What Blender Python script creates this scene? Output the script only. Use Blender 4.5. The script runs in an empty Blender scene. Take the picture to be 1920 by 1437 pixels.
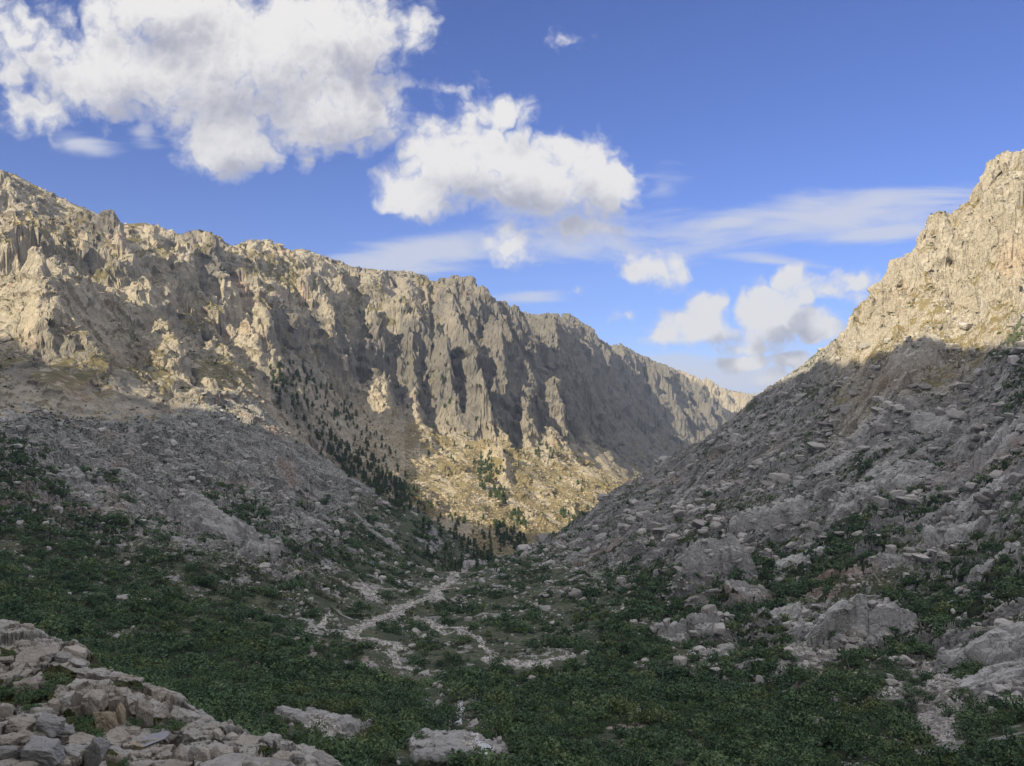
import bpy, math, random
import numpy as np
from mathutils import Vector

# ------------------------------------------------------------------ camera, sky, sun, exposure
SC = bpy.context.scene
COL = SC.collection
F = 1450.0                       # focal length in photo pixels (photo 1920 x 1437)
CX, CY = 960.0, 718.5
cam_data = bpy.data.cameras.new('camera')
cam_data.sensor_width = 36.0
cam_data.lens = 36.0 * F / 1920.0
cam_data.clip_start = 0.1
cam_data.clip_end = 60000.0
cam = bpy.data.objects.new('camera', cam_data)
cam.location = (0, 0, 0)
cam.rotation_euler = (math.radians(90), 0, 0)
COL.objects.link(cam)
SC.camera = cam

SUN_AZ = math.radians(218)       # compass style: 0 = +Y (view direction), clockwise; 218 = behind, left
SUN_EL = math.radians(26)
S = np.array([math.sin(SUN_AZ) * math.cos(SUN_EL), math.cos(SUN_AZ) * math.cos(SUN_EL), math.sin(SUN_EL)])

sun_data = bpy.data.lights.new('sun', 'SUN')
sun_data.energy = 5.0
sun_data.angle = math.radians(0.5)
sun_data.color = (1.0, 0.86, 0.61)
sun = bpy.data.objects.new('sun', sun_data)
sun.rotation_euler = Vector((-S[0], -S[1], -S[2])).to_track_quat('-Z', 'Y').to_euler()
COL.objects.link(sun)

SC.view_settings.view_transform = 'Standard'
SC.view_settings.look = 'None'
SC.view_settings.gamma = 1.0
SC.view_settings.use_curve_mapping = False
SC.view_settings.exposure = 0.62
SC.render.film_transparent = False
SC.cycles.max_bounces = 4
SC.cycles.diffuse_bounces = 2
SC.cycles.glossy_bounces = 1
SC.cycles.transmission_bounces = 2
SC.cycles.transparent_max_bounces = 4
SC.cycles.volume_bounces = 0
SC.cycles.use_denoising = True
SC.cycles.caustics_reflective = False
SC.cycles.caustics_refractive = False

class NT:
    """small helper for writing node trees"""
    def __init__(self, tree):
        self.t = tree; self.n = tree.nodes; self.l = tree.links
    def link(self, a, b): self.l.new(a, b)
    def node(self, kind, **kw):
        nd = self.n.new(kind)
        for k, v in kw.items(): setattr(nd, k, v)
        return nd
    def put(self, sock, v):
        if v is None: return
        if isinstance(v, bpy.types.NodeSocket): self.l.new(v, sock)
        else: sock.default_value = v
    def m(self, op, a, b=None, c=None, clamp=False):
        nd = self.node('ShaderNodeMath', operation=op, use_clamp=clamp)
        self.put(nd.inputs[0], a); self.put(nd.inputs[1], b); self.put(nd.inputs[2], c)
        return nd.outputs[0]
    def v(self, op, a, b=None, out=0):
        nd = self.node('ShaderNodeVectorMath', operation=op)
        self.put(nd.inputs[0], a); self.put(nd.inputs[1], b)
        return nd.outputs['Value'] if op in ('LENGTH', 'DOT_PRODUCT', 'DISTANCE') else nd.outputs[0]
    def mix(self, f, a, b, blend='MIX'):
        nd = self.node('ShaderNodeMix', data_type='RGBA', blend_type=blend)
        self.put(nd.inputs[0], f); self.put(nd.inputs[6], a); self.put(nd.inputs[7], b)
        return nd.outputs[2]
    def ss(self, x, lo, hi, a=0.0, b=1.0):
        nd = self.node('ShaderNodeMapRange', interpolation_type='SMOOTHSTEP')
        self.put(nd.inputs[0], x); self.put(nd.inputs[1], lo); self.put(nd.inputs[2], hi)
        self.put(nd.inputs[3], a); self.put(nd.inputs[4], b)
        return nd.outputs[0]
    def noise(self, vec, scale, detail=4, rough=0.55, dist=0.0, dim='3D', lac=2.0):
        nd = self.node('ShaderNodeTexNoise', noise_dimensions=dim)
        self.put(nd.inputs['Vector'], vec)
        nd.inputs['Scale'].default_value = scale; nd.inputs['Detail'].default_value = detail
        nd.inputs['Roughness'].default_value = rough; nd.inputs['Distortion'].default_value = dist
        nd.inputs['Lacunarity'].default_value = lac
        return nd.outputs['Fac'], nd.outputs['Color']

def make_world():
    w = bpy.data.worlds.new('World'); SC.world = w; w.use_nodes = True
    t = NT(w.node_tree)
    for nd in list(t.n): t.n.remove(nd)
    out = t.node('ShaderNodeOutputWorld')
    sky = t.node('ShaderNodeTexSky', sky_type='NISHITA')
    sky.sun_disc = False
    sky.sun_elevation = SUN_EL; sky.sun_rotation = SUN_AZ
    sky.altitude = 1700; sky.air_density = 1.0; sky.dust_density = 0.4; sky.ozone_density = 4.0
    STR = 0.075
    clear = t.node('ShaderNodeBackground'); t.put(clear.inputs[0], t.mix(1.0, sky.outputs[0], (.66,.72,1.16,1), 'MULTIPLY')); clear.inputs[1].default_value = STR
    tc = t.node('ShaderNodeTexCoord')
    sep = t.node('ShaderNodeSeparateXYZ'); t.link(tc.outputs['Generated'], sep.inputs[0])
    y = t.m('MAXIMUM', sep.outputs[1], 0.05)
    X = t.m('DIVIDE', sep.outputs[0], y); Z = t.m('DIVIDE', sep.outputs[2], y)
    com = t.node('ShaderNodeCombineXYZ'); t.link(X, com.inputs[0]); t.link(Z, com.inputs[1])
    P = com.outputs[0]
    # cumulus heaps over the valley: (x, y, half width, half height, weight) in units of a 1450 m wide window at 1450 m
    cum = [(480,110,330,190,1.15),(230,120,190,120,.95),(430,265,120,70,1.0),(610,190,170,110,1.1),(640,60,170,120,1.1),(770,60,55,75,.55),
           (300,10,230,90,1.05),(30,80,120,120,.5),(50,200,120,60,.5),
           (950,320,190,100,1.1),(870,290,130,90,1.1),(1040,330,150,110,1.1),(1150,345,65,58,1.0),(770,360,110,60,.8),(960,455,80,56,.62),(1060,420,120,40,.5),
           (930,205,110,36,.5),(820,160,90,25,.35),(1060,82,62,24,.30),
           (1215,500,100,42,.48),(1300,612,95,44,1.1),(1325,580,48,46,1.05),(1255,635,62,26,1.0),(1450,590,80,62,1.15),(1485,550,56,52,1.25),(1530,608,64,34,1.05),
           (1585,540,66,38,.85),(1400,646,120,16,.45),(1385,675,70,24,1.05),(1485,670,62,24,1.1),(1170,600,40,16,.36),(1440,708,60,34,.34),(1090,548,22,18,.35)]
    cir = [(780,480,190,46,0.14,.9),(1600,400,300,46,0.10,.9),(1370,415,130,20,0.08,.8),(1650,435,130,22,0.12,.8),(1450,490,150,16,-0.12,.7),
           (1120,450,330,50,0.0,.55),(1240,350,40,50,.9,.35),(1000,555,90,14,0.1,.5),(150,270,60,18,-.2,.4),(270,250,30,20,-.5,.4),(1260,700,200,40,0.0,.8)]
    def fieldgroup():
        g = bpy.data.node_groups.new('cumulus field', 'ShaderNodeTree')
        g.interface.new_socket('P', in_out='INPUT', socket_type='NodeSocketVector')
        g.interface.new_socket('F', in_out='OUTPUT', socket_type='NodeSocketFloat')
        g.interface.new_socket('T', in_out='OUTPUT', socket_type='NodeSocketFloat')
        q = NT(g)
        gi = q.node('NodeGroupInput'); go = q.node('NodeGroupOutput')
        p = gi.outputs[0]
        _, wc = q.noise(p, 9.0, 3, .5)
        warp = q.v('SCALE', q.v('SUBTRACT', wc, (.5, .5, .5))); warp.node.inputs[3].default_value = 0.05
        _, wc2 = q.noise(p, 38.0, 3, .55)
        warp2 = q.v('SCALE', q.v('SUBTRACT', wc2, (.5, .5, .5))); warp2.node.inputs[3].default_value = 0.022
        pw = q.v('ADD', q.v('ADD', p, warp), warp2)
        tot = None
        for (cx, cy, rx, ry, wgt) in cum:
            c = ((cx-CX)/F, (CY-cy)/F, 0)
            d = q.v('LENGTH', q.v('MULTIPLY', q.v('SUBTRACT', pw, c), (F/rx, F/ry, 0)))
            e = q.m('MULTIPLY_ADD', d, -wgt, wgt)
            tot = e if tot is None else q.m('SMOOTH_MAX', tot, e, 0.16)
        f1, _ = q.noise(pw, 11.0, 8, .60)
        f2, _ = q.noise(pw, 24.0, 4, .5)
        bil = q.m('ABSOLUTE', q.m('SUBTRACT', f2, .5))
        n1 = q.m('ADD', q.m('MULTIPLY_ADD', f1, 2.2, -1.13), q.m('MULTIPLY_ADD', bil, 2.4, -.22))
        q.link(q.m('ADD', q.m('SMOOTH_MIN', q.m('MULTIPLY', tot, 1.55), .85, .4), n1), go.inputs[0])
        q.link(tot, go.inputs[1])
        return g
    G = fieldgroup()
    def field(p):
        nd = t.node('ShaderNodeGroup'); nd.node_tree = G; t.put(nd.inputs[0], p); return nd.outputs
    f0, t0 = field(P)
    f1, t1 = field(t.v('ADD', P, (-0.02, 0.048, 0)))
    alpha = t.ss(f0, -0.14, 0.66)
    lit = t.m('ADD', t.m('MULTIPLY_ADD', t.m('SUBTRACT', f0, f1), 0.30, 0.60), t.m('MULTIPLY', t.m('SUBTRACT', t0, t1), .5))
    thick = t.ss(f0, 0.45, 1.0)
    lit = t.m('SUBTRACT', lit, t.m('MULTIPLY', thick, 0.26), clamp=True)
    ccol = t.mix(t.ss(lit, .10, .80), (0.50, 0.50, 0.59, 1), (1.04, 1.01, 0.985, 1))
    # thin high streaks
    tot = None
    for (cx, cy, rx, ry, rot, wgt) in cir:
        c = ((cx-CX)/F, (CY-cy)/F, 0)
        rt = t.node('ShaderNodeVectorRotate', rotation_type='Z_AXIS'); t.put(rt.inputs['Vector'], t.v('SUBTRACT', P, c)); rt.inputs['Angle'].default_value = -rot
        d = t.v('LENGTH', t.v('MULTIPLY', rt.outputs[0], (F/rx, F/ry, 0)))
        e = t.m('MULTIPLY_ADD', d, -wgt, wgt)
        tot = e if tot is None else t.m('SMOOTH_MAX', tot, e, 0.2)
    mp = t.node('ShaderNodeMapping'); t.put(mp.inputs[0], P); mp.inputs['Rotation'].default_value = (0, 0, -0.12); mp.inputs['Scale'].default_value = (5, 26, 1)
    nc, _ = t.noise(mp.outputs[0], 1.0, 6, .6, 0.6)
    ac = t.m('MULTIPLY', t.ss(t.m('ADD', tot, t.m('MULTIPLY_ADD', nc, 2.0, -1.08)), -0.25, 0.6), 0.85)
    cloud_col = t.mix(alpha, (0.80, 0.82, 0.92, 1), ccol)
    a_all = t.m('SUBTRACT', 1.0, t.m('MULTIPLY', t.m('SUBTRACT', 1.0, alpha), t.m('SUBTRACT', 1.0, ac)))
    # unseen broken cloud added behind and overhead to brighten and neutralise the shade
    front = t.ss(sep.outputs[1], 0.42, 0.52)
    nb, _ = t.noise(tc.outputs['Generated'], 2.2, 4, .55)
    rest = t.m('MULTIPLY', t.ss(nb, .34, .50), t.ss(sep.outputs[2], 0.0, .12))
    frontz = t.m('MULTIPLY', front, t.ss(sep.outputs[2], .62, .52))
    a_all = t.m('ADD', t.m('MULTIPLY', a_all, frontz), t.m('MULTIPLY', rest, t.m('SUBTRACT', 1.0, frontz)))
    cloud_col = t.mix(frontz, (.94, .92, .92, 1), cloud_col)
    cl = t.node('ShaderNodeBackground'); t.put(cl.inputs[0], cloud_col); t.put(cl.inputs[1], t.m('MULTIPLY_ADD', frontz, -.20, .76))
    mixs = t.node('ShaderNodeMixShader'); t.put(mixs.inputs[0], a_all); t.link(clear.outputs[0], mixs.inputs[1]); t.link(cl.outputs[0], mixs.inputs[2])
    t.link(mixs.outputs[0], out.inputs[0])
make_world()

# ------------------------------------------------------------------ noise (vectorised)
def _hash2(ix, iy, seed):
    h = (ix.astype(np.uint32) * np.uint32(374761393) + iy.astype(np.uint32) * np.uint32(668265263) + np.uint32(seed * 2246822519 & 0xffffffff))
    h = (h ^ (h >> np.uint32(13))) * np.uint32(1274126177)
    return h ^ (h >> np.uint32(16))
_ang = np.linspace(0, 2*np.pi, 257)[:256]
_GX, _GY = np.cos(_ang).astype(np.float32), np.sin(_ang).astype(np.float32)
def perlin(x, y, seed=0):
    x = np.asarray(x, np.float32); y = np.asarray(y, np.float32)
    xf = np.floor(x); yf = np.floor(y)
    ix = xf.astype(np.int32); iy = yf.astype(np.int32)
    fx = x - xf; fy = y - yf
    u = fx*fx*fx*(fx*(fx*6-15)+10); v = fy*fy*fy*(fy*(fy*6-15)+10)
    def g(dx, dy):
        h = _hash2(ix+dx, iy+dy, seed) & np.uint32(255)
        return _GX[h]*(fx-dx) + _GY[h]*(fy-dy)
    a = g(0, 0); b = g(1, 0); a += u*(b-a)
    c = g(0, 1); d = g(1, 1); c += u*(d-c)
    return (a + v*(c-a))*1.5
def fbm(x, y, seed=0, octv=4, gain=.5, lac=2.03):
    r = 0; a = 1.0; tot = 0
    for i in range(octv):
        r = r + a*perlin(x, y, seed+i*17); tot += a
        x = x*lac+3.1; y = y*lac-1.7; a *= gain
    return r/tot
def ridged(x, y, seed=0, octv=4, gain=.5, lac=2.05):
    r = 0; a = 1.0; tot = 0; w = 1.0
    for i in range(octv):
        n = 1-np.abs(perlin(x, y, seed+i*31)); n = n*n*w
        r = r + a*n; tot += a
        w = np.clip(n*1.6, 0, 1)
        x = x*lac+5.2; y = y*lac+1.3; a *= gain
    return r/tot
def cells(x, y, seed=0, jit=1.0):
    """Worley noise: F1, F2 and a random number per cell"""
    x = np.asarray(x, np.float32); y = np.asarray(y, np.float32)
    ix = np.floor(x).astype(np.int32); iy = np.floor(y).astype(np.int32)
    f1 = np.full(x.shape, 9., np.float32); f2 = f1.copy(); rid = np.zeros(x.shape, np.float32)
    for dx in (-1, 0, 1):
        for dy in (-1, 0, 1):
            h = _hash2(ix+dx, iy+dy, seed)
            px = ix+dx+.5+jit*((h & np.uint32(1023)).astype(np.float32)/1023-.5)
            py = iy+dy+.5+jit*(((h >> np.uint32(10)) & np.uint32(1023)).astype(np.float32)/1023-.5)
            d = np.hypot(x-px, y-py)
            c = d < f1
            f2 = np.where(c, f1, np.minimum(f2, d)); rid = np.where(c, (h >> np.uint32(20)).astype(np.float32)/4095, rid); f1 = np.where(c, d, f1)
    return f1, f2, rid
def facets(x, y, seed=0, tilt=1.0, soft=0):
    """broken planar blocks: every cell is a tilted flat face with its own height"""
    x = np.asarray(x, np.float32); y = np.asarray(y, np.float32)
    ix = np.floor(x).astype(np.int32); iy = np.floor(y).astype(np.int32)
    f1 = np.full(x.shape, 9., np.float32); f2 = f1.copy(); out = np.zeros(x.shape, np.float32)
    for dx in (-1, 0, 1):
        for dy in (-1, 0, 1):
            h = _hash2(ix+dx, iy+dy, seed); g = _hash2(ix+dx, iy+dy, seed+7)
            ex = x-(ix+dx+(h & np.uint32(1023)).astype(np.float32)/1023); ey = y-(iy+dy+((h >> np.uint32(10)) & np.uint32(1023)).astype(np.float32)/1023)
            d = ex*ex+ey*ey; c = d < f1
            v = ((h >> np.uint32(20)).astype(np.float32)/4095-.5)+tilt*(((g & np.uint32(1023)).astype(np.float32)/1023-.5)*ex+(((g >> np.uint32(10)) & np.uint32(1023)).astype(np.float32)/1023-.5)*ey)*2
            out = np.where(c, v, out); f2 = np.where(c, f1, np.minimum(f2, d)); f1 = np.where(c, d, f1)
    if soft: out = (out+.35)*np.clip((np.sqrt(f2)-np.sqrt(f1))/soft, 0, 1)-.35
    return out
def sstep(x, a, b):
    t = np.clip((x-a)/(b-a), 0, 1); return t*t*(3-2*t)
def inpoly(px, py, poly, soft=0):
    """signed distance-ish mask: 1 inside a polygon, fading over soft"""
    poly = np.asarray(poly, np.float32); n = len(poly)
    ins = np.zeros(px.shape, bool); dm = np.full(px.shape, 1e9, np.float32)
    for i in range(n):
        x0, y0 = poly[i]; x1, y1 = poly[(i+1) % n]
        c = ((y0 > py) != (y1 > py)) & (px < (x1-x0)*(py-y0)/((y1-y0) if y1 != y0 else 1e-6)+x0)
        ins ^= c
        ex, ey = x1-x0, y1-y0
        t = np.clip(((px-x0)*ex+(py-y0)*ey)/(ex*ex+ey*ey+1e-6), 0, 1)
        dm = np.minimum(dm, np.hypot(px-x0-t*ex, py-y0-t*ey))
    return np.where(ins, dm, -dm)

# ------------------------------------------------------------------ the land: surveyed spot heights, then relief
# every line: bearing (as a column of the photograph) : (row, depth in metres) of points on the ground
SPOTS = {
 -300: [(1150,260),(1000,400),(880,540),(720,880),(600,1010),(470,1230),(230,1450),(330,1900),(450,2800)],
 -140: [(1150,280),(980,440),(830,610),(710,850),(590,980),(460,1150),(270,1420),(350,1850),(450,2800)],
 0:   [(1320,130),(1230,220),(1140,300),(1050,380),(900,490),(760,690),(640,880),(540,985),(450,1120),(318,1390),(390,1750),(520,2600),(640,4200)],
 130: [(1200,270),(1050,410),(900,550),(780,730),(690,880),(600,1000),(500,1170),(380,1430),(450,1800)],
 270: [(1260,250),(1100,380),(1000,480),(900,610),(800,770),(720,930),(650,1090),(565,1240),(475,1390),(416,1500),(480,1850),(600,3000)],
 400: [(1300,230),(1200,310),(1100,400),(1000,510),(900,680),(800,870),(720,1030),(665,1190),(605,1330),(520,1480),(436,1640),(520,2050)],
 520: [(1350,210),(1200,330),(1080,460),(1000,570),(900,780),(820,960),(795,1150),(745,1310),(680,1440),(600,1560),(520,1680),(456,1770),(540,2200),(640,3200)],
 600: [(1400,190),(1300,260),(1200,350),(1100,470),(1000,640),(930,850),(862,1010),(890,1130),(800,1400),(720,1550),(640,1670),(560,1770),(478,1850),(560,2250)],
 700: [(1400,195),(1250,320),(1130,490),(1050,640),(990,800),(925,990),(960,1100),(890,1350),(800,1550),(740,1670),(660,1780),(580,1870),(500,1950),(580,2450),(680,3500)],
 800: [(1400,200),(1300,270),(1200,390),(1130,540),(1070,690),(1010,860),(968,1010),(985,1110),(930,1310),(860,1530),(795,1700),(700,1810),(610,1910),(520,2010),(600,2500)],
 885: [(600,2000),(522,2080),(620,2600)],
 860: [(1400,200),(1300,270),(1200,390),(1080,630),(1110,780)],
 940: [(1400,200),(1300,275),(1200,385),(1110,530),(1052,740),(1060,1000),(985,1260),(920,1480),(860,1640),(790,1800),(700,1960),(620,2130),(572,2230),(660,2800)],
 1020:[(1400,198),(1300,270),(1200,375),(1100,545),(1040,760),(1008,930),(1080,1150),(995,1330),(940,1500),(880,1700),(820,1870),(750,2090),(670,2330),(590,2560),(670,3100),(720,4200)],
 1100:[(1400,195),(1300,265),(1200,365),(1100,520),(1030,740),(972,1090),(1060,1280),(1000,1430),(930,1640),(870,1960),(800,2330),(720,2720),(608,3150),(690,3800)],
 1160:[(930,1150),(1100,1500),(960,1640),(900,1820),(850,2500),(780,2950),(700,3380),(662,3600),(720,4200)],
 1210:[(1400,192),(1300,255),(1200,345),(1100,475),(1000,660),(930,900),(893,1150),(1060,1500),(900,2300),(840,2850),(780,3250),(720,3600),(674,3900),(740,4500)],
 1300:[(1400,190),(1300,250),(1200,335),(1100,440),(1000,600),(900,850),(838,1110),(960,1600),(1000,2200),(830,3500),(780,3800),(740,4080),(706,4300),(760,4900)],
 1370:[(785,1060),(900,1600),(950,2400),(800,4500),(760,4800),(729,5000),(760,5700)],
 1440:[(722,1000),(820,1500),(880,2400),(830,4600),(775,5000),(742,5400),(770,6500)],
 1500:[(1400,185),(1300,245),(1200,325),(1100,410),(1000,510),(900,620),(800,750),(725,880),(688,960),(790,1400),(860,2400),(800,5200)],
 1600:[(1400,175),(1300,225),(1200,295),(1100,375),(1000,465),(900,565),(800,670),(700,790),(640,860),(600,905),(680,1150),(800,2000),(780,5000)],
 1700:[(1400,165),(1350,200),(1250,255),(1150,325),(1050,400),(950,480),(850,560),(750,640),(650,730),(580,790),(540,815),(490,840),(560,1050),(720,1800),(770,4000)],
 1800:[(1400,158),(1300,215),(1200,275),(1100,345),(1000,420),(900,500),(800,580),(700,660),(620,720),(550,765),(480,790),(408,815),(500,1050),(680,1800)],
 1920:[(1400,150),(1300,190),(1200,250),(1100,310),(1000,370),(900,430),(800,500),(700,570),(620,630),(540,690),(470,722),(400,750),(290,800),(390,1050),(600,1800),(740,4000)],
 2080:[(1300,170),(1100,280),(900,390),(700,510),(540,630),(400,690),(230,770),(330,1050),(560,1800)],
 2240:[(1300,160),(1000,310),(700,480),(450,620),(250,700),(120,760),(260,1050),(500,1800)],
}
for _px in range(-300, 2300, 160):                      # the cliff under the viewpoint, far lowlands
    SPOTS.setdefault(_px, [])
    SPOTS[_px] = SPOTS[_px] + [(1545,3.2),(1640,12),(1760,30),(1780,70),(1620 if _px > 500 else 1500,115)]
for _px in (-300, 0, 300, 600, 900, 1200, 1500, 1800, 2240):
    SPOTS[_px] = SPOTS.get(_px, []) + [(800 if _px > 1250 else 700, 7500)]
cp = np.array([(px/F, math.log(d), (CY-py)/F) for px, l in SPOTS.items() for py, d in l])
_SX, _SY = 1.0, 0.55
def _tps(r2):
    return 0.5*r2*np.log(r2+1e-9)
_q = cp[:, :2]*(_SX, _SY)
_K = _tps(((_q[:, None]-_q[None])**2).sum(-1)) + np.eye(len(cp))*2e-5
_P = np.c_[np.ones(len(cp)), _q]
_W = np.linalg.solve(np.block([[_K, _P], [_P.T, np.zeros((3, 3))]]), np.r_[cp[:, 2], 0, 0, 0])
def base_e(px, d):
    """tangent of the elevation angle of the smooth ground at bearing px, depth d"""
    a = np.asarray(px, float)/F*_SX; b = np.log(np.asarray(d, float))*_SY
    r = _W[-3] + _W[-2]*a + _W[-1]*b
    for (qa, qb), w in zip(_q, _W[:-3]):
        r = r + w*_tps((a-qa)**2+(b-qb)**2)
    return r

Q = 1.0                                                  # grid fineness
def _depths():
    out = [2.5]
    while out[-1] < 7400:
        d = out[-1]
        k = .02 if d < 100 else .0035 if d < 150 else .0021 if d < 500 else .0015 if d < 900 else .00175 if d < 2700 else .003
        out.append(d*(1+k*Q))
    return np.array(out)
PXS = np.arange(-260, 2180.1, 2.0*Q)
DS = _depths()
_cpx = np.linspace(PXS[0], PXS[-1], 180); _cd = np.exp(np.linspace(math.log(DS[0]), math.log(DS[-1]), 420))
_CE = base_e(*np.meshgrid(_cpx, _cd))                    # coarse sheet, refined by cubic-free bilinear steps
def _refine(A, n):
    for ax, x0, x1 in ((0, np.log(_cd), np.log(DS)), (1, _cpx, PXS)):
        A = np.moveaxis(A, ax, 0)
        f = np.interp(x1, x0, np.arange(len(x0))); i = np.clip(np.floor(f).astype(int), 1, len(x0)-3); t = (f-i)[:, None]
        a, b, c, d = A[i-1], A[i], A[i+1], A[i+2]
        A = b+.5*t*(c-a+t*(2*a-5*b+4*c-d+t*(3*(b-c)+d-a)))
        A = np.moveaxis(A, 0, ax)
    return A
E0 = _refine(_CE, 0).astype(np.float32)
PX, D = np.meshgrid(PXS.astype(np.float32), DS.astype(np.float32))
X = (PX-CX)/F*D; Y = D.copy(); Z = E0*D
def rows_of(px, py, e=None, dmin=118):
    """first ground point met by the sight line through column px, row py: index of the grid row"""
    e = E0 if e is None else e
    j = int(np.clip(round((px-PXS[0])/(PXS[1]-PXS[0])), 0, len(PXS)-1))
    col = e[:, j]; tgt = (CY-py)/F
    i0 = int(np.searchsorted(DS, dmin))
    hit = np.nonzero(col[i0:] >= tgt)[0]
    i = i0+(hit[0] if len(hit) else int(np.argmax(col[i0:])))
    return i, j

# regions on the ground (in bearing and depth), soft edges
far_side = sstep(D, 1000, 1150)*sstep(1330+(D-2600)*.07-PX, -60, 60)*(D < 9000)
_toe = np.interp(PX, [-260, 0, 270, 400, 520, 600, 700, 800, 900, 1000, 1100, 1200, 2180], [600, 640, 800, 950, 1080, 1090, 1080, 1080, 1120, 1300, 1400, 1600, 9000]).astype(np.float32)
LEFT = sstep(D/_toe, .92, 1.12)                         # upper left range
RIGHT = sstep(PX-np.interp(D, [100, 300, 500, 700, 1000, 1400, 2500, 6000], [1500, 1300, 1150, 960, 960, 1250, 1380, 1600]).astype(np.float32), -90, 120)
RIGHT *= 1-sstep(D, 2600, 3400)
PYB = CY-F*E0                                            # rows of the smooth ground
CLIFF_R = RIGHT*sstep(PX, 1480, 1640)*sstep(np.interp(PX, [1480, 1600, 1700, 1800, 1920, 2180], [690, 632, 592, 566, 556, 540]).astype(np.float32)-PYB, -14, 18)*sstep(D, 600, 680)
FLOOR = (1-LEFT)*(1-RIGHT)*sstep(D, 120, 200)

# ---- relief on the left range: ribs and gullies running down the slope
u = np.array([.60, .80], np.float32); n = np.array([.80, -.60], np.float32)
Sx = X*u[0]+Y*u[1]; Tx = X*n[0]+Y*n[1]
w1 = perlin(X/260, Y/260, 3)*55; w2 = perlin(X/230, Y/230, 4)*55
nearL = np.interp(D, [600, 1200, 2600, 4500], [.75, 1.0, 1.15, 1.35]).astype(np.float32)
w1 = w1+perlin(X/95, Y/95, 5)*26; w2 = w2+perlin(X/95, Y/95, 6)*26
obl = sstep(620-PX, 0, 320)*.55                            # on the near part the slabs run aslant
Sx_, Tx_ = Sx, Tx; Sx = Sx_*(1-.2*obl)-Tx_*obl; Tx = Tx_+Sx_*obl*.6
mR = sstep(fbm(X/330, Y/330, 10, 2), -.12, .12)
R1 = ridged((Sx+w1)/290, (Tx+w2)/430, 11, 2)*mR+ridged((Sx+w1*1.3)/150, (Tx+w2*1.3)/240, 18, 2)*(1-mR)
R2 = ridged((Sx+w1*.9)/105, (Tx+w2)/190, 12, 3)
R3 = ridged((Sx+w1*.4)/38, (Tx+w2*.4)/75, 13, 3)
Sx, Tx = Sx_, Tx_
w5 = fbm(X/60, Y/60, 7, 4)*30; w6 = fbm(X/60, Y/60, 8, 4)*30
F0_ = facets((Sx+Tx*.35*obl+w1*.5+w5)/165, (Tx+w2*.6+w6)/230, 19, 1.5, .5)
F1_ = facets((Sx+Tx*.5*obl+w1*.35+w5*.6)/78, (Tx+w2*.3+w6*.6)/118, 15, 1.2, .3); F2_ = facets((Sx+w1*.2)/17, (Tx+w2*.2)/25, 16, 1.0); F3_ = facets((Sx+w1*.1)/7, (Tx+w2*.1)/11, 17, .9)
patchR = .25+1.1*sstep(fbm(X/210+5, Y/210, 22, 3), -.22, .3)
R4 = ridged(X/15, Y/15, 14, 3)
crag = sstep(fbm(X/170+3, Y/170, 21, 3), -.25, .28)      # where bare crag stands out of the slope
wall = far_side*sstep(PX, 560, 700)*sstep(np.interp(PX, [500, 700, 850, 1000, 1100, 1160, 1250, 1330], [640, 740, 800, 800, 830, 870, 870, 800]).astype(np.float32)-PYB, -25, 25)
crag = np.maximum(crag, wall*.85)
skyl = np.interp(PX, [-260, 0, 270, 400, 520, 600, 700, 800, 885, 940, 1020, 1100, 1160, 1210, 1300, 1370, 1440, 2180], [1380, 1390, 1500, 1640, 1770, 1850, 1950, 2010, 2080, 2230, 2560, 3150, 3600, 3900, 4300, 5000, 5500, 9000]).astype(np.float32)
ztop = sstep(skyl-D, 0, 200)                              # ease the big ribs out at the crest
_wx = PX+fbm(X/45, Y/45, 25, 4)*60; _wy = PYB+fbm(X/45, Y/45, 26, 4)*44
TURF = np.zeros(X.shape, np.float32)
_lr = np.nonzero(DS > 600)[0][0]; _sl = np.s_[_lr:]
for poly in ([(440,466),(520,464),(600,500),(640,545),(540,525),(470,495)], [(680,505),(800,520),(820,548),(700,535)], [(235,425),(310,430),(320,456),(245,456)], [(150,684),(330,684),(340,716),(170,716)], [(330,550),(400,555),(430,625),(370,605)], [(480,620),(580,640),(640,700),(560,680)], [(100,390),(180,420),(200,450),(120,430)], [(560,545),(640,560),(650,590),(580,575)], [(0,420),(120,430),(140,455),(0,450)]):
    TURF[_sl] = np.maximum(TURF[_sl], sstep(inpoly(_wx[_sl], _wy[_sl], poly), -10, 10))
TURF = np.maximum(TURF, sstep(fbm((Sx+w1)/150, (Tx+w2)/80, 27, 4), .14, .30)*(1-sstep(PX, 760, 900)))*LEFT
foot = np.interp(PX, [500, 620, 700, 850, 1000, 1100, 1160, 1250, 1330], [600, 690, 730, 785, 800, 830, 870, 870, 800]).astype(np.float32)
apron = sstep(PYB-foot, 0, 45)*sstep(PX, 600, 760)*far_side
HL = LEFT*nearL*(((R1-.5)*78*(.35+.65*ztop)*(.5+.5*patchR) + F0_*84*(.45+.55*ztop) + (R2-.45)*9*(.4+.6*ztop)*(.25+.75*crag)*patchR) + (R3-.4)*3.5*(.15+.85*crag)*patchR + (F1_*30+F2_*4.5+F3_*2.2)*(.12+.88*crag) + (R4-.4)*1.6*crag)
HL *= 1-.45*sstep(PYB, 560, 680)*(1-wall)*sstep(900-PX, 0, 150)
HL += LEFT*nearL*wall*((R2-.45)*7+F1_*14)
HL *= (1-.82*apron)*(1-.72*TURF)*(1-.7*sstep(PX, 1060, 1110)*sstep(PYB, 790, 850)*far_side)
HL += apron*((fbm(X/70, Y/70, 23, 3))*16+F2_*2.2*sstep(fbm(X/60, Y/60, 24, 3), .1, .3)+F3_*1.0)
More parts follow.
